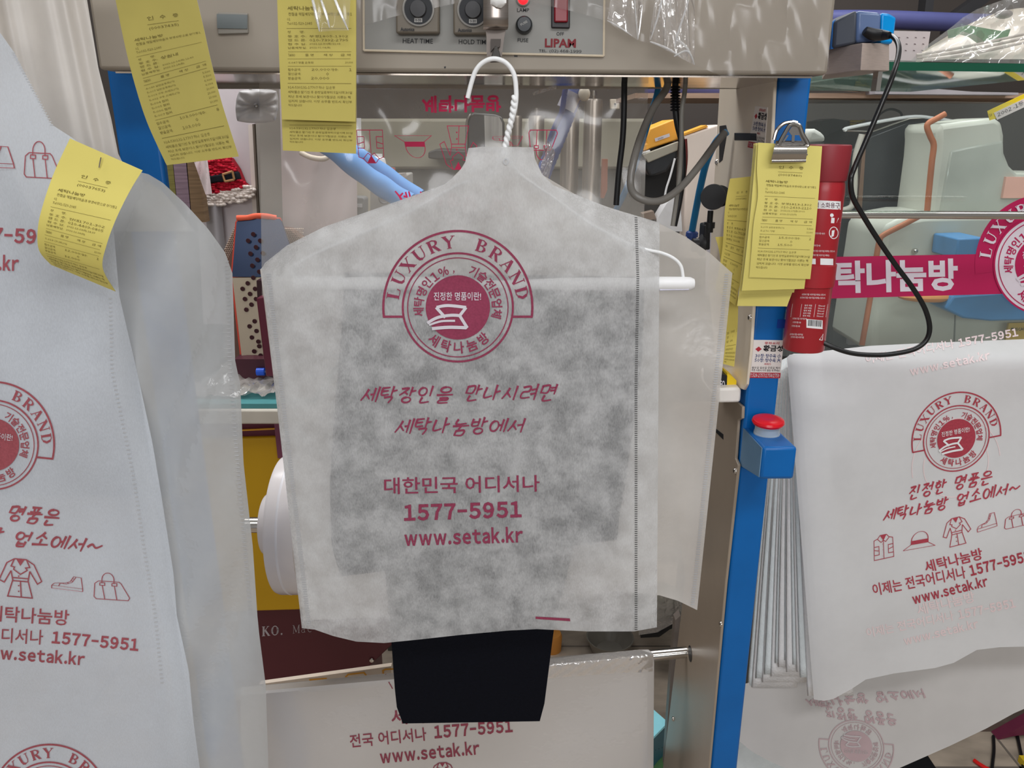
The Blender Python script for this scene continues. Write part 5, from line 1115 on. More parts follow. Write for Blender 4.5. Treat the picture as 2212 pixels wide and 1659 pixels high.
ink('rating_text', [fit('INTECPRO', (1422, 302.5), (1434, 298), 3, .01, res=1)], lambda x, y: P(x, y, 1.6955), BLACK, oh)
wc = thing('white_cabinet', 'cream white cabinet side with an orange top strip behind the teal hose', 'cabinet', P(1510, 560, 1.65))
slab('cabinet_side', [(1476, 294), (1552, 268), (1560, 560), (1470, 560), (1478, 470), (1482, 380), (1484, 330)], 1.65, .1, mat('cream_cabinet', (222, 208, 196), .45, k=1.1, var=.03), wc, bev=.004)
stand(wc, 1472, 1556, 560, 1.65, .1, DGM)
slab('orange_strip', [(1476, 289), (1526, 270), (1530, 274), (1478, 293)], 1.65, .05, OR, wc)
o = slab('lilac_board', [(1536, 455), (1570, 400), (1600, 400), (1560, 640), (1528, 640)], 1.32, .02, mat('lilac_panel', (178, 174, 180), .4)); one(o, 'lilac white board behind the gauge and the taped receipt', 'board')
o = MB().prism([P(1422, 470, 1.6), P(1440, 440, 1.6), P(1456, 426, 1.6), P(1470, 440, 1.6), P(1474, 500, 1.6), P(1420, 500, 1.6)], (0, .05, 0)).build('white_bag', mat('white_plastic_bag', (205, 205, 205), .35, bump=1.0, bscale=40)); one(o, 'white crumpled plastic bag below the grey cable loop', 'plastic bag'); stand(o, 1424, 1468, 500, 1.6, .04, DGM)
o = cable('lamp_rod', [(1458, 342, 1.6), (1448, 380, 1.6), (1440, 405, 1.6), (1436, 424, 1.6)], .002, WIRE); one(o, 'thin pale rod with a loop left of the ribbed cable', 'rod')
o = slab('black_motor', [(1384, 366), (1470, 340), (1476, 430), (1450, 448), (1386, 440)], 1.8, .2, mat('black_motor_case', (38, 38, 38), .5, k=1.1)); one(o, 'black machine body under the orange topped head', 'machine'); stand(o, 1388, 1445, 438, 1.8, .18, DGM)
o = slab('brown_bracket', [(1388, 462), (1412, 456), (1418, 474), (1390, 476)], 1.62, .03, mat('brown_bracket_paint', (122, 108, 96), .5)); one(o, 'small brown bracket at the shoulder of the middle cover', 'bracket')
# ---------------------------------------------------------------- behind the press, left
WB = mat('white_board', (186, 178, 180), .5, k=1.3, var=.04)
o = thing('pressing_table', 'tall white board panel behind the knitted red piece', 'panel', P(490, 480, 2.1))
slab('board', [(410, 186), (548, 180), (560, 700), (440, 700)], 2.1, .04, WB, o)
slab('edge_strip', [(536, 270), (545, 268), (556, 480), (547, 480)], 2.095, .01, mat('pale_edge', (196, 186, 178), .5), o)
slab('dark_edge', [(545, 268), (549, 268), (561, 480), (556, 480)], 2.09, .02, mat('brown_edge', (92, 82, 72), .6), o)
o = slab('grey_column', [(548, 170), (604, 170), (614, 600), (568, 600)], 2.05, .05, mat('grey_column_paint', (128, 123, 116), .5, var=.05)); one(o, 'grey vertical column between the white board and the pinkish cloth', 'column')
pk = mat('pinkish_cloth', (182, 170, 168), .85, k=1.3, var=.05, scale=6)
def YQ(x, y): return 1.98 - .05 * math.sin((x - 560) / 200.0 * 3.1) + .01 * math.sin(x / 14.0 + y / 60.0)
o = ruled_x([(603, 170), (660, 165), (770, 180)], [(612, 520), (690, 520), (772, 520)], 40, 20, YQ).build('pinkish_cloth_cover', pk); one(o, 'pinkish white cloth cover hanging behind the upright receipt', 'cloth')
o = ruled_x([(700, 330), (760, 330), (800, 330)], [(724, 520), (760, 520), (800, 520)], 10, 10, lambda x, y: 2.06).build('beige_cloth', mat('beige_cloth', (186, 178, 160), .8)); one(o, 'beige cloth strip under the light blue rolls', 'cloth')
o = cable('cloth_rope', [(650, 330, 1.9), (672, 340, 1.89), (700, 343, 1.89), (716, 332, 1.9)], .006, mat('cream_rope', (200, 188, 170), .8)); one(o, 'cream drawstring on the pinkish cloth below the receipt', 'cord')
# tufted pad
pd = thing('tufted_pad', 'small grey tufted pad hanging from a white strap left of the upright receipt', 'pad', P(555, 266, 1.2))
PADM = mat('grey_satin', (186, 184, 184), .45, var=.08, scale=30)
def padf(u, v):
    x, y = 2 * u - 1, 2 * v - 1; q = max(abs(x), abs(y)) ; r = math.hypot(x, y); a = math.atan2(y, x)
    bulge = (1 - q ** 6) ** .5 if q < 1 else 0
    dim = math.exp(-(r / .35) ** 2)
    h = .022 * bulge - .020 * dim + .0026 * math.sin(a * 9 + 2 * math.sin(a * 2)) * min(1, r * 1.4) * bulge
    k_ = 1 - .13 * (x * y) ** 2 + .004 * math.sin(a * 11) * q ** 4
    return P(555 + 46 * x * k_ - 2 * y, 229 + 37 * y * k_, 1.2 - h)
m = MB().grid(padf, 44, 40); m.prism([P(519, 202, 1.2), P(590, 202, 1.2), P(590, 256, 1.2), P(522, 256, 1.2)], (0, .012, 0)); m.build('pad', PADM, pd)
MB().ball(P(553, 229, 1.198), .004, .003, .004).build('button', CHROME, pd)
cable('strap', [(540, 150, 1.2), (541, 180, 1.2), (542, 196, 1.188), (551, 226, 1.194)], .0022, WIRE, pd, flat=.4)
# striped fabric
sf = thing('fabric_stack', 'folded fabrics with olive, purple and brown vertical stripes beside the blue post', 'fabric', P(400, 490, 2.0))
for nm, c, q in (('olive_fabric', (104, 98, 52), [(356, 352), (374, 352), (382, 430), (366, 430)]), ('purple_fabric', (112, 94, 104), [(373, 352), (404, 352), (414, 470), (400, 450), (381, 430)]), ('brown_fabric', (104, 84, 62), [(402, 350), (426, 350), (444, 480), (424, 480), (412, 462)])):
    slab(nm, q, 2.0, .03, mat(nm, c, .9, var=.3, scale=5, stretch=(2, 2, 60)), sf)
o = ruled_x([(418, 346), (432, 342), (448, 344)], [(444, 420), (450, 420), (458, 418)], 10, 12, lambda x, y: 1.985 + .012 * math.sin(x / 4.0)).build('white_sleeve', mat('white_sleeve_cloth', (196, 182, 182), .8)); one(o, 'white folded sleeve left of the knitted red piece', 'cloth')
# knitted Santa-suit piece
kn = thing('knitted_suit', 'red knitted ornament with black belt, gold buckle and white fluffy hem', 'ornament', P(495, 450, 2.06))
def knit(name, pts, Y, m, r=.004, seed=1):
    rng = random.Random(seed); b = MB(); xs = [p[0] for p in pts]; ys = [p[1] for p in pts]
    def ins(x, y):
        c = False; n = len(pts)
        for i in range(n):
            (x1, y1), (x2, y2) = pts[i], pts[i - 1]
            if (y1 > y) != (y2 > y) and x < (x2 - x1) * (y - y1) / (y2 - y1) + x1: c = not c
        return c
    y = min(ys) + 2
    while y < max(ys):
        x = min(xs) + rng.uniform(0, 3)
        while x < max(xs):
            if ins(x, y): b.ball(P(x, y + rng.uniform(-1.6, 1.6), Y + rng.uniform(-.005, .003)), r * 1.25, r, r * .85, 7, 5)
            x += r / pxm(Y, y) * 1.5
        y += r / pxm(Y, y) * 1.25
    return b.build(name, m, kn)
slab('backing', [(446, 344), (496, 342), (512, 366), (524, 395), (532, 402), (448, 420)], 2.065, .03, mat('knit_red_deep', (150, 14, 34), .9, k=1.2), kn)
RK = mat('knit_red', (168, 16, 40), .9, k=1.3, var=.15, scale=120)
knit('red_knit', [(446, 344), (496, 341), (508, 358), (514, 372), (450, 382)], 2.06, RK, .0047, 2)
knit('red_knit', [(450, 396), (520, 388), (528, 394), (534, 402), (448, 421)], 2.06, RK, .0047, 3)
slab('belt', [(446, 381), (512, 370), (518, 388), (450, 397)], 2.05, .02, mat('black_felt', (18, 22, 30), .9, k=1), kn, bev=.004)
bk = MB(); q = [(481, 377), (502, 370), (506, 388), (486, 392)]
for a_, b_ in zip(q, q[1:] + q[:1]): bk.tube([P(*a_, 2.044), P(*b_, 2.044)], .003, 8)
bk.build('buckle', mat('brass_buckle', (166, 128, 88), .4, .5, k=1.2), kn)
WFL = mat('white_fluff', (206, 196, 188), .95, k=1.3, var=.06, scale=90)
slab('hem_core', [(438, 424), (536, 404), (548, 408), (546, 424), (520, 436), (440, 444)], 2.066, .03, WFL, kn, bev=.006)
knit('fluffy_hem', [(438, 422), (534, 402), (549, 406), (548, 424), (520, 438), (440, 446)], 2.06, WFL, .0050, 4)
o = MB().grid(lambda u, v: P(442 + 36 * u + 10 * v, 440 + 110 * v, 2.08 - .025 * math.sin(u * 3.1)), 16, 6).build('board_highlight', mat('board_highlight_white', (168, 164, 166), .3, k=1.0)); one(o, 'pale curved strip under the fluffy hem imitating the highlight on the white board', 'roll')  # pale strip added as the highlight on the white board behind
# small things on the far shelf behind the blue rolls
o = thing('white_jug', 'small white jug with a cap beyond the light blue rolls', 'jug', P(815, 385, 2.2))
MB().lathe(P(816, 384, 2.2), (0, 0, 1), [(0, .024), (.03, .026), (.05, .022), (.056, .012)], 20).build('body', WIRE, o); MB().lathe(P(816, 346, 2.2), (0, 0, 1), [(0, .013), (.016, .013)], 16).build('cap', WIRE, o)
o = slab('white_sliver', [(768, 255), (777, 255), (778, 330), (768, 330)], 2.1, .02, WIRE); one(o, 'white upright sliver of board at the edge of the upright receipt', 'board')
o = thing('grey_cabinet', 'light grey cabinet with a round dial at the shoulder of the middle cover', 'cabinet', P(830, 470, 2.1))
slab('front', [(783, 384), (872, 380), (874, 480), (786, 480)], 2.1, .2, mat('light_grey_cabinet', (152, 150, 146), .5), o, bev=.004)
slab('frame', [(838, 377), (874, 374), (876, 384), (838, 386)], 2.09, .03, mat('cabinet_frame', (158, 150, 146), .5), o)
slab('frame_side', [(868, 384), (875, 384), (876, 440), (869, 440)], 2.09, .03, mat('cabinet_frame', (158, 150, 146), .5), o)
stand(o, 786, 874, 479, 2.1, .2, DGM, 0)
MB().lathe(P(831, 428, 2.095), (0, -1, 0), [(0, .015), (.006, .016), (.01, .012), (.006, .010), (.005, .0003)], 28).build('dial', mat('dial_grey', (112, 112, 114), .4), o)
slab('red_handle', [(833, 362), (850, 363), (852, 378), (834, 378)], 2.15, .03, mat('red_handle_paint', (150, 70, 66), .5), o)
o = slab('grey_latch', [(752, 428), (758, 425), (784, 426), (788, 430), (788, 480), (754, 480)], 2.0, .05, mat('slate_latch', (96, 98, 98), .5), None, bev=.006); one(o, 'slate grey latch block under the lower light blue roll', 'latch')
MB().prism([P(762, 440, 1.995), P(782, 441, 1.995), P(782, 448, 1.995), P(762, 447, 1.995)], (0, .01, 0)).build('latch_bar', mat('pale_latch_bar', (150, 150, 150), .4), o)
# ---------------------------------------------------------------- spotting table: perforated plate, maroon stand, counter
spt = thing('spotting_board', 'perforated steel spotting plate leaning on a red edged board between the two covers', 'plate', P(560, 780, 1.75))
MB().prism([P(498, 600, 1.76), P(508, 480, 1.80), P(514, 471, 1.80), P(601, 472, 1.80), P(604, 478, 1.80), P(638, 580, 1.76), P(640, 782, 1.70), P(520, 782, 1.70)], (0, .02, 0)).build('red_board', mat('red_orange_board', (178, 58, 40), .6), spt)
MB().prism([P(501, 598, 1.745), P(511, 480, 1.79), P(517, 473, 1.79), P(602, 473, 1.79), P(608, 479, 1.79), P(648, 598, 1.745)], (0, .008, 0)).build('upper_face', mat('dark_blue_steel', (44, 56, 80), .25, .5, k=1.2), spt)
MB().prism([P(502, 600, 1.745), P(648, 598, 1.745), P(640, 778, 1.69), P(526, 781, 1.69), P(522, 770, 1.69)], (0, .008, 0)).build('lower_face', mat('warm_steel', (150, 138, 120), .35, .4, k=1.3, var=.06, scale=5), spt)
hm = MB(); HOL = mat('hole_dark', (58, 20, 26), .7, k=1.1)
for x, y in [(547, 506), (536, 520), (562, 520), (553, 534), (541, 548), (568, 547), (556, 561), (545, 574), (560, 587), (547, 600), (535, 612), (524, 624), (551, 624), (540, 635), (529, 646), (553, 646), (543, 658), (532, 669), (550, 694), (539, 705), (554, 715), (544, 729), (558, 738), (560, 748), (549, 759), (563, 768)]:
    YY = (1.79 - (y - 473) / 125 * .045 if y < 598 else 1.745 - (y - 598) / 182 * .055) - .004
    hm.lathe(P(x, y, YY), (0, -1, 0), [(0, .0052), (.0006, .005), (.0007, .0002)], 14)
hm.build('holes', HOL, spt)['kind'] = 'stuff'
o = roll('orange_sponge', [(512, 471, 1.79), (535, 470, 1.79), (556, 466, 1.79), (582, 468, 1.79), (596, 471, 1.795)], .006, mat('orange_foam', (214, 92, 66), .8)); one(o, 'orange foam strip along the top of the perforated plate', 'foam')
MSH = mat('net_cream', (196, 178, 162), .8, k=1.2)
mp = thing('mesh_pad', 'cream honeycomb mesh pad showing behind the perforated plate', 'pad', P(560, 790, 1.86))
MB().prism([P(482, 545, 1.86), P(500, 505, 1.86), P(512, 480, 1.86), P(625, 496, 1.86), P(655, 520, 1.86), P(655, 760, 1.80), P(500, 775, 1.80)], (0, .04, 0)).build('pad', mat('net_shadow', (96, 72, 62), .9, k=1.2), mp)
nm_ = MB()
for j in range(70):
    for i in range(48):
        x, y = 480 + i * 3.9 + (j % 2) * 1.95, 482 + j * 4.3
        inside = (x < 526 and y > 545 - (x - 482) * 2.2 and x > 484 and y < 775) or (606 < x < 655 and 492 < y < 560)
        if inside: nm_.prism([P(x - 1.6, y - .6, 1.852), P(x - .4, y - 1.7, 1.852), P(x + 1.4, y + .2, 1.852), P(x + .2, y + 1.5, 1.852)], (0, .006, 0))
nm_.build('netting', MSH, mp)['kind'] = 'stuff'
MAR = mat('maroon_enamel', (88, 30, 46), .4, k=1.25, var=.04)
md = thing('maroon_stand', 'maroon machine stand behind the perforated plate with a blue knob', 'machine', P(560, 815, 1.66))
MB().prism([P(553, 644, 1.60), P(576, 640, 1.60), P(640, 640, 1.60), P(640, 812, 1.60), P(574, 814, 1.60)], (0, .05, 0)).build('arm', MAR, md, bev=.003)
MB().prism([P(500, 780, 1.66), P(510, 776, 1.66), P(660, 776, 1.66), P(660, 820, 1.66), P(507, 820, 1.66)], (0, .2, 0)).build('base', mat('maroon_dark', (66, 26, 38), .45, k=1.25), md)
MB().prism([P(554, 606, 1.63), P(566, 606, 1.63), P(572, 645, 1.63), P(556, 645, 1.63)], (0, .03, 0)).build('dark_pin', mat('dark_maroon_pin', (56, 28, 34), .4, k=1.1), md)
MB().lathe(P(555, 803, 1.655), (1, 0, 0), [(0, .0085), (.017, .0085), (.018, .006)], 16).build('blue_knob', mat('knob_blue', (24, 78, 190), .35), md)
MB().lathe(P(569, 803, 1.655), (1, 0, 0), [(0, .003), (.006, .004), (.009, .002)], 10).build('knob_screw', CHROME, md)
ct = thing('work_counter', 'white edged counter with a teal mat below the perforated plate', 'counter', P(560, 915, 1.5))
TL = mat('teal_mat', (66, 124, 126), .5); CW = mat('counter_cream', (176, 170, 158), .5, k=1.3)
zc = P(560, 886, 1.5).z
MB().box(P(380, 886, 1.5).x, P(680, 886, 1.5).x, 1.5, 1.9, zt(917, 1.5), zc).build('counter_edge', CW, ct, bev=.004)
MB().box(P(380, 886, 1.51).x, P(680, 886, 1.51).x, 1.51, 1.88, zc, zc + .010).build('teal_mat', TL, ct)
slab('rear_ledge', [(505, 817), (660, 815), (660, 824), (506, 826)], 1.84, .03, WIRE, ct)
rng = random.Random(4); m = MB()
m.grid(lambda u, v: Vector((P(430, 870, 1.6).x + .26 * u, 1.54 + .28 * v, zc + .013 + .02 * abs(noise.noise(Vector((u * 5, v * 4, 2)))) + .018 * abs(noise.noise(Vector((u * 13, v * 10, 7)))))), 40, 24)
o = m.build('plastic_bags', sheer('crumpled_bags', (190, 182, 176), .12, .35, .3, gloss=.5, grough=.12, mottle=30, bump=.8, bscale=50)); one(o, 'crumpled clear plastic bags lying on the teal mat', 'plastic bag')
# maroon cabinet with yellow front
mc = thing('spotting_machine', 'maroon machine cabinet with a yellow door and white lettering behind the film roll', 'machine', (-.5, 1.8, 0))
MB().prism([P(420, 915, 1.62), P(640, 915, 1.62), P(640, 1000, 1.62), P(420, 1000, 1.62)], (0, .2, 0)).build('top_frame', MAR, mc)
slab('brass_trim', [(508, 929), (594, 925), (594, 928), (508, 932)], 1.612, .004, mat('brass_trim', (196, 142, 40), .4), mc)
slab('frame_post', [(592, 915), (605, 915), (612, 990), (600, 990)], 1.605, .03, mat('mauve_post', (112, 58, 80), .4), mc)
MB().prism([P(430, 948, 1.61), P(600, 944, 1.61), P(606, 990, 1.61), P(680, 1000, 1.61), P(670, 1316, 1.61), P(640, 1318, 1.61), P(430, 1324, 1.61)], (0, .02, 0)).build('yellow_door', mat('mustard_enamel', (186, 144, 10), .45, k=1.3, var=.06, scale=3), mc, bev=.004)
zbm = 0.0
MB().prism([P(430, 1318, 1.63), P(860, 1310, 1.63), P(856, 1385, 1.63), P(790, 1447, 1.63), P(760, 1520, 1.63), P(430, 1520, 1.63)], (0, .3, 0)).build('maroon_base', mat('maroon_base_paint', (78, 28, 36), .35, k=1.25, var=.05, scale=4), mc, bev=.003)
ys_ = lambda x, y: P(x, y, 1.629)
parts = []
def wr(s, x0, y0, h, ad, fat, tilt=-.07):
    x = x0
    for ch in s:
        f = lambda u, v, x=x: (x + u * h * .95, y0 + (x - x0) * tilt - v * h + u * h * tilt)
        parts.extend(serif(ch, f, fat)); x += ad * h * (.45 if ch == '.' else .8 if ch == 'a' else .72 if ch == 'c' else 1.0)
SL_ = mat('silver_lettering', (160, 152, 156), .5)
wr('KO.', 566, 1374, 20, 1.0, 1.2); ink('bold_lettering', parts, ys_, SL_, mc)
parts = []; wr('Mac', 632, 1368, 17, 1.05, .8); ink('fine_lettering', parts, ys_, SL_, mc)
MB().lathe(P(803, 1426, 1.628), (0, -1, 0), [(0, .006), (.003, .005), (.004, .0003)], 12).build('screw', CHROME, mc)
MB().box(P(430, 1500, 1.65).x, P(780, 1500, 1.65).x, 1.65, 1.95, 0, P(600, 1500, 1.65).z).build('plinth', MAR, mc)
# box with orange pattern just behind the hung white cover
ob = thing('patterned_box', 'cream box top with orange ring pattern peeking above the lower white cover', 'box', P(750, 1500, 1.3))
MB().prism([P(560, 1478, 1.24), P(845, 1439, 1.24), P(845, 1520, 1.24), P(560, 1520, 1.24)], (0, .010, 0)).build('carton', mat('cream_carton', (206, 192, 176), .6), ob)
for rg_ in (ribbon([(828, 1456), (827, 1449), (832, 1446), (850, 1445), (856, 1448)], 3.4), ribbon([(746, 1463), (752, 1457), (786, 1453), (791, 1459)], 3.4), ribbon([(668, 1469), (706, 1466)], 4)): ink('orange_ring', [rg_], lambda x, y: P(x, y, 1.2392), OR, ob)
# ---------------------------------------------------------------- on the floor, centre right
o = MB().lathe(Vector((PZ(1318, 1372, .06).x, PZ(1318, 1372, .06).y, 0)), (0, 0, 1), [(0, .03), (.004, .055), (.05, .072), (.055, .074), (.054, .070), (.01, .04), (.009, .001)], 36).build('glass_bowl', mat('grey_bowl', (112, 108, 100), .2)); one(o, 'grey round bowl on the tiles under the hem of the middle cover', 'bowl')
o = MB().lathe(Vector((PZ(1192, 1385, .03).x, PZ(1192, 1385, .03).y, 0)), (0, 0, 1), [(0, .03), (.05, .032), (.06, .028)], 24).build('orange_pot', mat('orange_pot_plastic', (196, 132, 60), .5)); one(o, 'orange pot on the tiles at the right edge of the trousers', 'pot')
gb = thing('green_bundle', 'dark green bundle in clear plastic at the lower right corner of the middle cover', 'bag', P(1440, 1370, 1.5))
m = MB().ball(P(1420, 1310, 2.05), .086, .05, .078, 24, 16)
for p in m.v: p += noise.noise_vector(p * 30) * .01
m.build('green_cloth', mat('dark_green_cloth', (38, 62, 44), .8, k=1.2, var=.4, scale=14), gb)
m = MB().prism([P(1380, 1280, 1.96), P(1480, 1290, 1.96), P(1474, 1336, 1.96), P(1420, 1366, 1.96), P(1380, 1372, 1.96)], (0, .004, 0)); m.build('clear_wrap', CRK, gb)
MB().prism([P(1384, 1372, 1.97), P(1424, 1366, 1.97), P(1466, 1338, 1.97), P(1466, 1346, 1.97), P(1424, 1376, 1.97), P(1384, 1378, 1.97)], (0, .2, 0)).build('black_base', BLACK, gb)
o = slab('rear_leg', [(1459, 1340), (1470, 1330), (1462, 1440), (1446, 1659), (1435, 1659), (1450, 1440)], 1.27, .02, mat('dark_leg', (98, 90, 84), .4)); one(o, 'dark thin upright leg at the rear of the lower beige plate', 'leg')
tb_ = thing('teal_box', 'teal cardboard box on the floor right of the lower white cover', 'box', P(1425, 1650, 1.5))
B = P(1443, 1560, 1.42); A_ = P(1412, 1575, 1.38); A0 = P(1380, 1590, 1.33); zb = 0
T3 = [Vector((q.x, q.y, B.z)) for q in (A0, B, B + Vector((-.10, .16, 0)), A0 + Vector((-.10, .16, 0)))]
MB().prism(T3, (0, 0, -.006)).build('lid', mat('light_teal', (128, 190, 200), .5), tb_)
MB().prism([p + Vector((0, 0, -.006)) for p in T3], (0, 0, -B.z + .20)).build('sides', mat('dark_teal', (42, 84, 96), .5), tb_)
ink('box_lettering', [fit('· · ·', (1416, 1622), (1432, 1616), 3, .01, res=1)], lambda x, y: P(x, y, 1.372), mat('box_ink', (30, 56, 66), .6, k=1), tb_)
o = MB().ball(P(1420, 1668, 1.40), .06, .06, .035, 20, 12).build('green_cushion', mat('grass_green', (62, 96, 58), .9, bump=.8, bscale=120)); one(o, 'green cushion top below the teal box', 'cushion')
# ---------------------------------------------------------------- right: glass front, banner, machine behind
YGL = 1.40
gp = ruled_x([(1700, 205), (2330, 222)], [(1700, 760), (2330, 745)], 2, 2, lambda x, y: YGL)
o = MB().prism([P(1690, 214, YGL), P(2360, 224, YGL), P(2360, 770, YGL), P(1690, 770, YGL)], (0, .005, 0)).build('glass_partition', sheer('window_glass', (190, 200, 198), .965, .975, .2, gloss=.12, grough=.02, mottle=2, tint=(.94, .98, .97)), smooth=False); one(o, 'clear glass partition behind the red can carrying the magenta banner', 'glass panel')
bn = thing('banner_sticker', 'magenta shop banner with white letters and round emblem stuck on the glass front', 'sign', P(2000, 645, YGL))
MG = mat('magenta_vinyl', (168, 24, 76), .45, k=1.25, var=.03); WV = mat('white_vinyl', (210, 200, 208), .5, k=1.2)
gl_ = lambda d: (lambda x, y: P(x, y, YGL - .0006 * d))
TFB = lambda x, y: (2256 + .91 * x, 573 - .91 * y)
ink('banner', [([(1640, 558), (2112, 549), (2200, 549), (2200, 634), (1640, 649)], [(0, 1, 2, 3, 4)])], gl_(1), MG, bn)
arcb = [xf(([p for a in range(61) for p in ((108 * math.cos(R(187 - a * 3.24)), 108 * math.sin(R(187 - a * 3.24))), (165 * math.cos(R(187 - a * 3.24)), 168 * math.sin(R(187 - a * 3.24))))], [(2 * i, 2 * i + 2, 2 * i + 3, 2 * i + 1) for i in range(60)]), TFB)]
em = ink('emblem_band', arcb, gl_(2), MG, bn)
ink('emblem_ring', [xf(disc2(0, 0, 117, 64, 3), TFB)], gl_(3), WV, em)
er, ew, lx = emblem(TFB, True)
ink('emblem_print', er[3:], gl_(4), MG, em); ink('emblem_white_lines', ew, gl_(5), WV, em); nx_ = sum(len(SERIF[c]) for c in 'LUXURY')
ink('emblem_letters', lx[:nx_], gl_(5), WV, em); ink('emblem_letters', lx[nx_:], gl_(5), WV, em)
ink('banner_lettering', [fit('탁나눔방', (1806, 634), (2070, 628), 70, .035), fit('세', (1720, 636), (1790, 634), 70, .035)], gl_(2), WV, bn)
# glass shelf
gs = thing('glass_shelf', 'thick glass shelf with a green front edge at the upper right', 'shelf', P(2060, 155, 1.12))
a, b = P(1915, 152, 1.12), P(2360, 158, 1.12); th = 17 * pxm(1.12, 145)
MB().prism([a, b, b + Vector((0, 0, th)), a + Vector((0, 0, th))], (0, .5, 0)).build('pane', sheer('shelf_glass', (120, 150, 138), .70, .74, .3, gloss=.5, grough=.03, mottle=2, tint=(.86, .95, .91)), gs, smooth=False)
MB().prism([a + Vector((0, -.001, 0)), b + Vector((0, -.001, 0)), b + Vector((0, -.001, th)), a + Vector((0, -.001, th))], (0, .0009, 0)).build('green_edge', mat('glass_edge_green', (22, 78, 58), .2, k=1.2), gs, smooth=False)
# wrapped iron on the shelf
zs = a.z + th
wi = thing('wrapped_iron', 'white and green steam iron inside a clear plastic bag on the glass shelf', 'iron', P(2130, 138, 1.25))
IW = mat('iron_white', (196, 188, 174), .4, k=1.2)
m = MB().grid(lambda u, v: P(1992 + 260 * u, 128 - (v) * (16 + 96 * math.sin(min(1, u * 1.1) * 1.57)), 1.24 + .05 * math.cos(v * 3.14 + .2) * -1 + .03), 24, 16)
m.grid(lambda u, v: P(1992 + 260 * u, 128 - (v) * (16 + 96 * math.sin(min(1, u * 1.1) * 1.57)), 1.34), 24, 16); m.build('body', IW, wi)
MB().prism([P(2062, 62, 1.212), P(2090, 54, 1.212), P(2180, 70, 1.212), P(2184, 62, 1.212), P(2178, 78, 1.212), P(2160, 90, 1.212), P(2130, 92, 1.212), P(2108, 76, 1.212), P(2080, 68, 1.212), P(2064, 80, 1.212)], (0, .02, 0)).build('green_cover', mat('iron_green', (60, 118, 68), .35, k=1.2), wi, bev=.003)
MB().ball(P(2168, 31, 1.225), .012, .01, .006).build('grip_hole', mat('grip_grey', (120, 116, 112), .4), wi)
for k in range(3): cable('sole_line', [(1980, 131 - k * 6, 1.20), (2080, 120 - k * 9, 1.20), (2240, 86 - k * 9, 1.20)], .0018, mat('iron_seam', (168, 160, 150), .4), wi)
def Yba(x, y): return 1.195 - .006 * abs(math.sin(x / 23.0 + y / 17.0)) - .004 * noise.noise(Vector((x / 20.0, y / 20.0, 3)))
ruled_x([(1970, 128), (2000, 100), (2060, 55), (2080, 38), (2110, 20), (2160, 2), (2190, -8), (2330, -20)], [(1970, 132), (2060, 134), (2330, 140)], 60, 24, Yba).build('clear_bag', sheer('bag_over_iron', (196, 192, 188), .74, .86, .3, gloss=.24, grough=.14, mottle=9, bump=.5, bscale=16), wi)
pp = thing('perforated_box', 'pale box with rows of small dark marks on the glass shelf behind the adapter', 'box', P(1960, 132, 1.35))
slab('face', [(1922, 66), (2010, 68), (2000, 132), (1918, 130)], 1.36, .08, mat('pale_box', (168, 158, 158), .6), pp)
MB().add(*[[gq for r_ in range(3) for c_ in range(4) for gq in [P(1940 + c_ * 18 - r_ * 2 + dx, 80 + r_ * 14 + dy * (1 if True else 0), 1.359) for dx, dy in ((0, 0), (4, .5), (5, 2.6), (1, 2))]], [tuple(range(4 * k, 4 * k + 4)) for k in range(12)]]).build('marks', mat('dim_marks', (104, 86, 90), .7, k=1), pp, smooth=False)
# wooden shelf board and things behind
wbd = MB().box(P(1372, 205, 1.95).x, P(2420, 205, 1.95).x, 1.95, 2.3, zt(212, 1.95), zt(201, 1.95)).build('shelf_board', mat('pale_wood', (150, 126, 108), .6, var=.1, stretch=(1, 8, 8))); one(wbd, 'long pale wooden shelf board behind the beige plate and the glass', 'shelf')
o = slab('paper_sheets', [(1750, 176), (1800, 170), (1803, 180), (1884, 192), (1888, 198), (1752, 186)], 1.93, .05, mat('sheet_paper', (196, 184, 178), .7)); one(o, 'loose pale sheets lying on the wooden shelf board', 'paper')
o = slab('grey_folder', [(1890, 196), (1910, 190), (2024, 192), (2100, 198), (2200, 200), (2200, 205), (1890, 203)], 1.9, .05, mat('grey_folder', (150, 146, 150), .4)); one(o, 'thin grey folder edge on the wooden shelf board under the glass shelf', 'folder')
PH = mat('periwinkle_hose', (66, 70, 116), .5, k=1.1)
o = MB().tube(crom([P(*q) for q in [(1395, 192, 2.1), (1480, 190, 2.1), (1560, 193, 2.1), (1700, 180, 2.1)]], 6), .018, 14).build('blue_tube', PH); one(o, 'periwinkle tube lying on the wooden shelf board left of the beige plate', 'tube')
o = MB().tube(crom([P(*q) for q in [(1770, 42, 2.6), (1900, 42, 2.6), (2060, 48, 2.6), (2300, 56, 2.6)]], 6), .026, 16).build('blue_tube', PH); one(o, 'long periwinkle tube running behind the adapter at the upper right', 'tube')
o = slab('dark_post', [(2003, -20), (2020, -20), (2008, 90), (1990, 90)], 2.8, .05, mat('dark_iron', (42, 42, 44), .5, k=1.1)); one(o, 'dark iron post behind the long periwinkle tube', 'post')
o = slab('dark_beam', [(2060, 30), (2130, -20), (2165, -20), (2050, 70)], 2.8, .06, mat('dark_iron', (42, 42, 44), .5, k=1.1)); one(o, 'dark slanting beam behind the wrapped iron', 'beam')
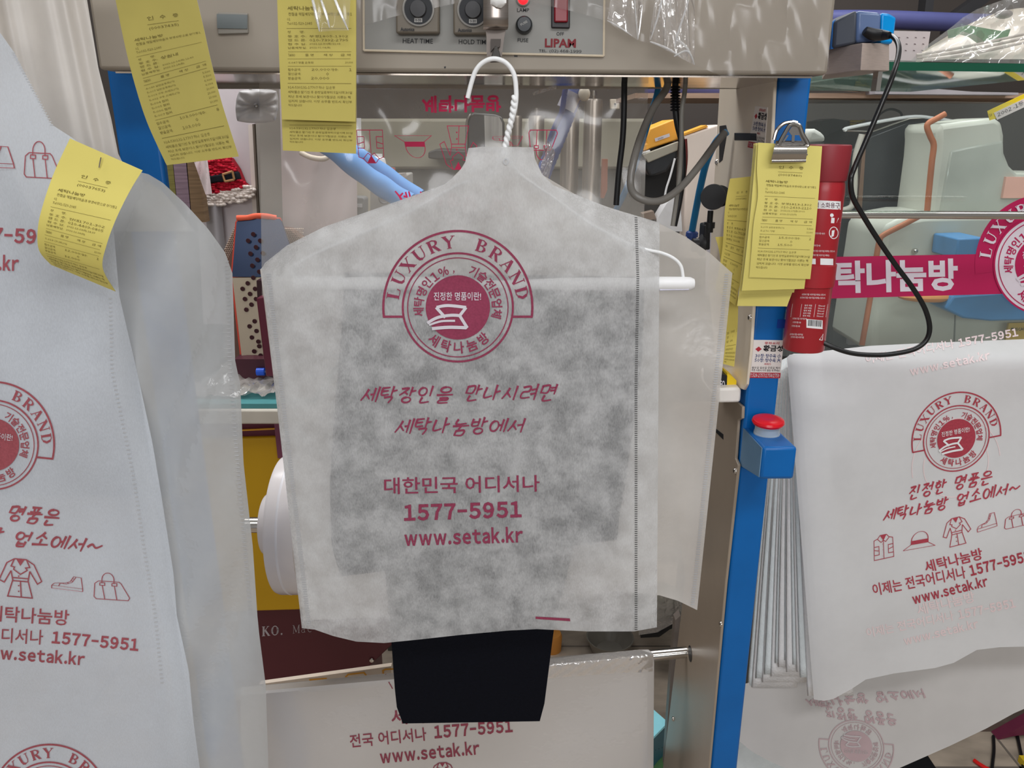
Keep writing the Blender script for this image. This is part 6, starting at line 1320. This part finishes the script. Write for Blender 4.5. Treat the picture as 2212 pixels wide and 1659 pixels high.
# machine behind the glass: dark glossy hood, white arm housing, copper pipe
hd = thing('press_hood', 'dark glossy hood with a bright rim behind the glass right of the red can', 'machine', P(1960, 740, 1.95))
MB().prism([P(1790, 760, 1.95), P(1800, 480, 1.95), P(1830, 330, 1.95), P(1880, 288, 1.95), P(1962, 256, 1.95), P(2030, 258, 1.95), P(2110, 272, 1.95), P(2130, 760, 1.95)], (0, .25, 0)).build('hood', mat('hood_dark', (48, 50, 54), .2, k=1.0, var=.08, scale=3), hd, bev=.01)
MB().tube([P(*q, 1.94) for q in [(1830, 283), (1885, 284), (1965, 256), (2010, 254)]], .0022, 8).build('rim', CHROME, hd)
MB().tube(crom([P(*q, 1.94) for q in [(1828, 282), (1834, 276), (1960, 253), (2020, 256), (2090, 268)]], 5), .004, 8).build('rim_edge', WIRE, hd)
cable('frame_tube', [(1862, 290, 1.93), (1848, 340, 1.93), (1846, 400, 1.93), (1842, 440, 1.93), (1828, 452, 1.93), (1800, 455, 1.93)], .007, mat('cream_tube', (182, 176, 166), .3), hd)
slab('brown_strip', [(1866, 290), (1872, 290), (1862, 450), (1852, 450)], 1.935, .01, mat('brown_strip', (112, 84, 66), .5), hd)
slab('grey_strip', [(1842, 470), (1866, 470), (1856, 745), (1832, 745)], 1.93, .012, mat('grey_strip', (118, 118, 120), .4), hd)
o = slab('dark_box', [(1772, 262), (1800, 256), (1846, 262), (1850, 300), (1772, 310)], 2.2, .1, mat('box_dark', (54, 56, 54), .4, k=1.1)); one(o, 'small dark box with yellow wires on the far shelf right of the blue post', 'box')
for k in (0, 1): cable('yellow_wire', [(1836, 262 + k * 6, 2.19), (1860, 262 + k * 6, 2.19), (1868, 260 + k * 6, 2.19)], .003, mat('yellow_wire', (176, 150, 40), .5), o)
lp = MB().tube(crom([P(*q, 2.2) for q in [(1892, 268), (1900, 248), (1922, 236), (1944, 242), (1950, 256)]], 6), .003, 8); lp.build('wire_coil', BLACK); 
o = [q for q in COL.objects if q.name == 'wire_coil'][0]; one(o, 'thin dark wire loop standing behind the glossy hood', 'wire')
o = slab('cream_shell', [(1746, 280), (1762, 278), (1782, 290), (1786, 306), (1744, 310)], 1.7, .06, mat('cap_cream', (196, 192, 186), .5), None, bev=.008); one(o, 'rounded cream shell between the blue post and the red can', 'shell'); stand(o, 1750, 1780, 308, 1.7, .05, mat('shell_post', (70, 68, 66), .5), 0)
WHM = mat('housing_white', (188, 188, 176), .3, k=1.2, var=.03)
ah = thing('arm_housing', 'tall off-white machine housing behind the glass above the chrome rail', 'machine housing', P(2100, 470, 1.75))
out = [(2026, 276), (2036, 268), (2150, 254), (2166, 262), (2172, 292), (2171, 330), (2182, 358), (2200, 373), (2330, 376), (2330, 480), (2004, 480), (2014, 410), (2024, 340), (2027, 305)]
MB().prism([P(x, y, 1.75) for x, y in out], (0, .16, 0)).build('housing', WHM, ah, bev=.012)
MB().prism([P(2050, 322, 1.748), P(2170, 300, 1.748), P(2171, 330, 1.748), P(2182, 358, 1.748), P(2200, 376, 1.748), P(2330, 380, 1.748), P(2330, 480, 1.748), P(2022, 480, 1.748), P(2036, 400, 1.748)], (0, .02, 0)).build('front_face', mat('housing_face', (168, 170, 160), .15, k=1.2), ah, bev=.008)
MB().prism([P(2174, 382, 1.74), P(2330, 384, 1.74), P(2330, 428, 1.74), P(2166, 428, 1.74)], (0, .03, 0)).build('salmon_label', mat('salmon_label', (208, 158, 142), .4), ah)
lh = thing('arm_housing', 'wide off-white machine housing behind the banner below the chrome rail', 'machine housing', P(2040, 735, 1.7))
out = [(1910, 500), (1920, 486), (1942, 474), (2000, 464), (2330, 458), (2330, 760), (1866, 760), (1884, 650), (1900, 560), (1907, 515)]
MB().prism([P(x, y, 1.70) for x, y in out], (0, .2, 0)).build('housing', WHM, lh, bev=.014)
for x, y in ((1976, 542), (2062, 540)): MB().lathe(P(x, y, 1.698), (0, -1, 0), [(0, .006), (.004, .006), (.008, .003), (.0085, .0003)], 14).build('bolt', CHROME, lh)
slab('seam', [(2062, 680), (2065, 680), (2062, 760), (2059, 760)], 1.699, .002, mat('housing_seam', (112, 114, 108), .5), lh)
slab('yellow_plate', [(2180, 698), (2330, 694), (2330, 735), (2172, 735)], 1.66, .006, mat('yellow_plate', (184, 150, 62), .5), lh)
ink('yellow_plate_lettering', [fit('주의CAU', (2184, 716), (2216, 714), 8, .01, res=1)], lambda x, y: P(x, y, 1.659), BLACK, lh)
CP = mat('copper_pipe', (178, 104, 66), .4, k=1.15)
o = thing('copper_pipe', 'upper copper orange pipe bent beside the off-white housing', 'pipe', P(2005, 455, 1.72)); cable('pipe', [(2042, 246, 1.72), (2022, 257, 1.72), (2006, 266, 1.72), (2003, 276, 1.72), (2010, 295, 1.72), (2017, 314, 1.72), (2013, 350, 1.72), (2008, 400, 1.72), (2002, 465, 1.72)], .0062, CP, o)
o = thing('copper_pipe', 'lower copper orange pipe running down left of the wide housing', 'pipe', P(1870, 740, 1.66)); cable('pipe', [(1992, 464, 1.66), (1950, 486, 1.66), (1908, 508, 1.66), (1900, 520, 1.66), (1894, 550, 1.66), (1882, 630, 1.66), (1862, 745, 1.66)], .0060, CP, o)
BXM = mat('blue_tray', (66, 128, 180), .4, k=1.2)
o = MB().prism([P(2070, 516, 1.6), P(2130, 514, 1.6), P(2130, 560, 1.6), P(2064, 560, 1.6)], (0, .098, 0)).build('blue_block', BXM, None, bev=.003); one(o, 'small sky blue block above the banner left of the emblem', 'block')
o = MB().prism([P(2060, 640, 1.6), P(2330, 620, 1.6), P(2330, 690, 1.6), P(2140, 694, 1.6), P(2082, 688, 1.6), P(2042, 668, 1.6)], (0, .08, 0)).build('blue_tray', BXM, None, bev=.004); one(o, 'sky blue tray below the banner left of the emblem', 'tray')
o = MB().ball(P(2010, 640, 1.64), .07, .03, .012, 24, 10).build('orange_dish', mat('orange_dish', (222, 138, 74), .5)); one(o, 'flat orange dish edge just below the banner letters', 'dish')
tg = thing('handwritten_tag', 'slanted yellow and white tag with handwriting above the tall housing', 'tag', P(2170, 262, 1.5))
MB().prism([P(2133, 240, 1.5), P(2240, 190, 1.5), P(2244, 200, 1.5), P(2150, 250, 1.5), P(2152, 256, 1.5), P(2138, 260, 1.5)], (0, .001, 0)).build('yellow_strip', mat('tag_yellow', (218, 182, 30), .5), tg)
MB().prism([P(2147, 244, 1.499), P(2240, 200, 1.499), P(2246, 216, 1.499), P(2154, 259, 1.499)], (0, .0008, 0)).build('white_strip', mat('tag_white', (196, 184, 180), .6), tg)
ink('handwriting', [fit('2002 -1등', (2156, 253), (2212, 226), 9, 0, .2, res=1), fit('10', (2138, 252), (2144, 250), 6, .01, res=1)], lambda x, y: P(x, y, 1.4984), BLACK, tg)
# ---------------------------------------------------------------- lower right floor clutter
o = MB().box(P(2060, 1590, 1.75).x, P(2420, 1590, 1.75).x, 1.75, 2.1, 0.0, zt(1560, 1.75)).build('brown_plinth', mat('brown_plinth', (88, 76, 68), .6)); one(o, 'brown plinth at the lower right corner behind the curled cover', 'plinth')
MB().prism([P(2150, 1600, 1.72), P(2330, 1500, 1.72), P(2330, 1575, 1.72), P(2190, 1590, 1.72)], (0, .03, 0)).build('maroon_panel', mat('maroon_panel', (98, 34, 58), .5), o)
def floor_cable(label, pts, r, m):
    o = MB().tube(crom([PZ(x, y, r + .001) for x, y in pts], 6), r, 8).build('floor_cable', m); one(o, label, 'cable', None)
floor_cable('black cable crossing the floor tiles at the lower right, left of two', [(2146, 1590), (2147, 1620), (2144, 1650), (2140, 1690)], .004, BLACK)
floor_cable('black cable on the floor tiles nearest the right border', [(2198, 1590), (2204, 1620), (2210, 1650), (2214, 1690)], .004, BLACK)
floor_cable('bright red cable end on the floor tiles', [(2104, 1642), (2118, 1652), (2140, 1664), (2170, 1676)], .005, mat('bright_red_cable', (206, 28, 24), .4))
o = MB().box(PZ(2206, 1655, 0).x, PZ(2230, 1655, 0).x, PZ(2206, 1659, 0).y, PZ(2206, 1645, 0).y, .001, .02).build('yellow_block', mat('yellow_block', (220, 180, 40), .5)); one(o, 'small yellow block on the floor at the lower right corner', 'block')
o = MB().box(PZ(1940, 1665, 0).x, PZ(2010, 1665, 0).x, PZ(1960, 1690, 0).y, PZ(1960, 1648, 0).y, .001, .03).build('black_adapter', BLACK, None, bev=.004); one(o, 'black adapter brick on the floor under the curled cover', 'adapter')
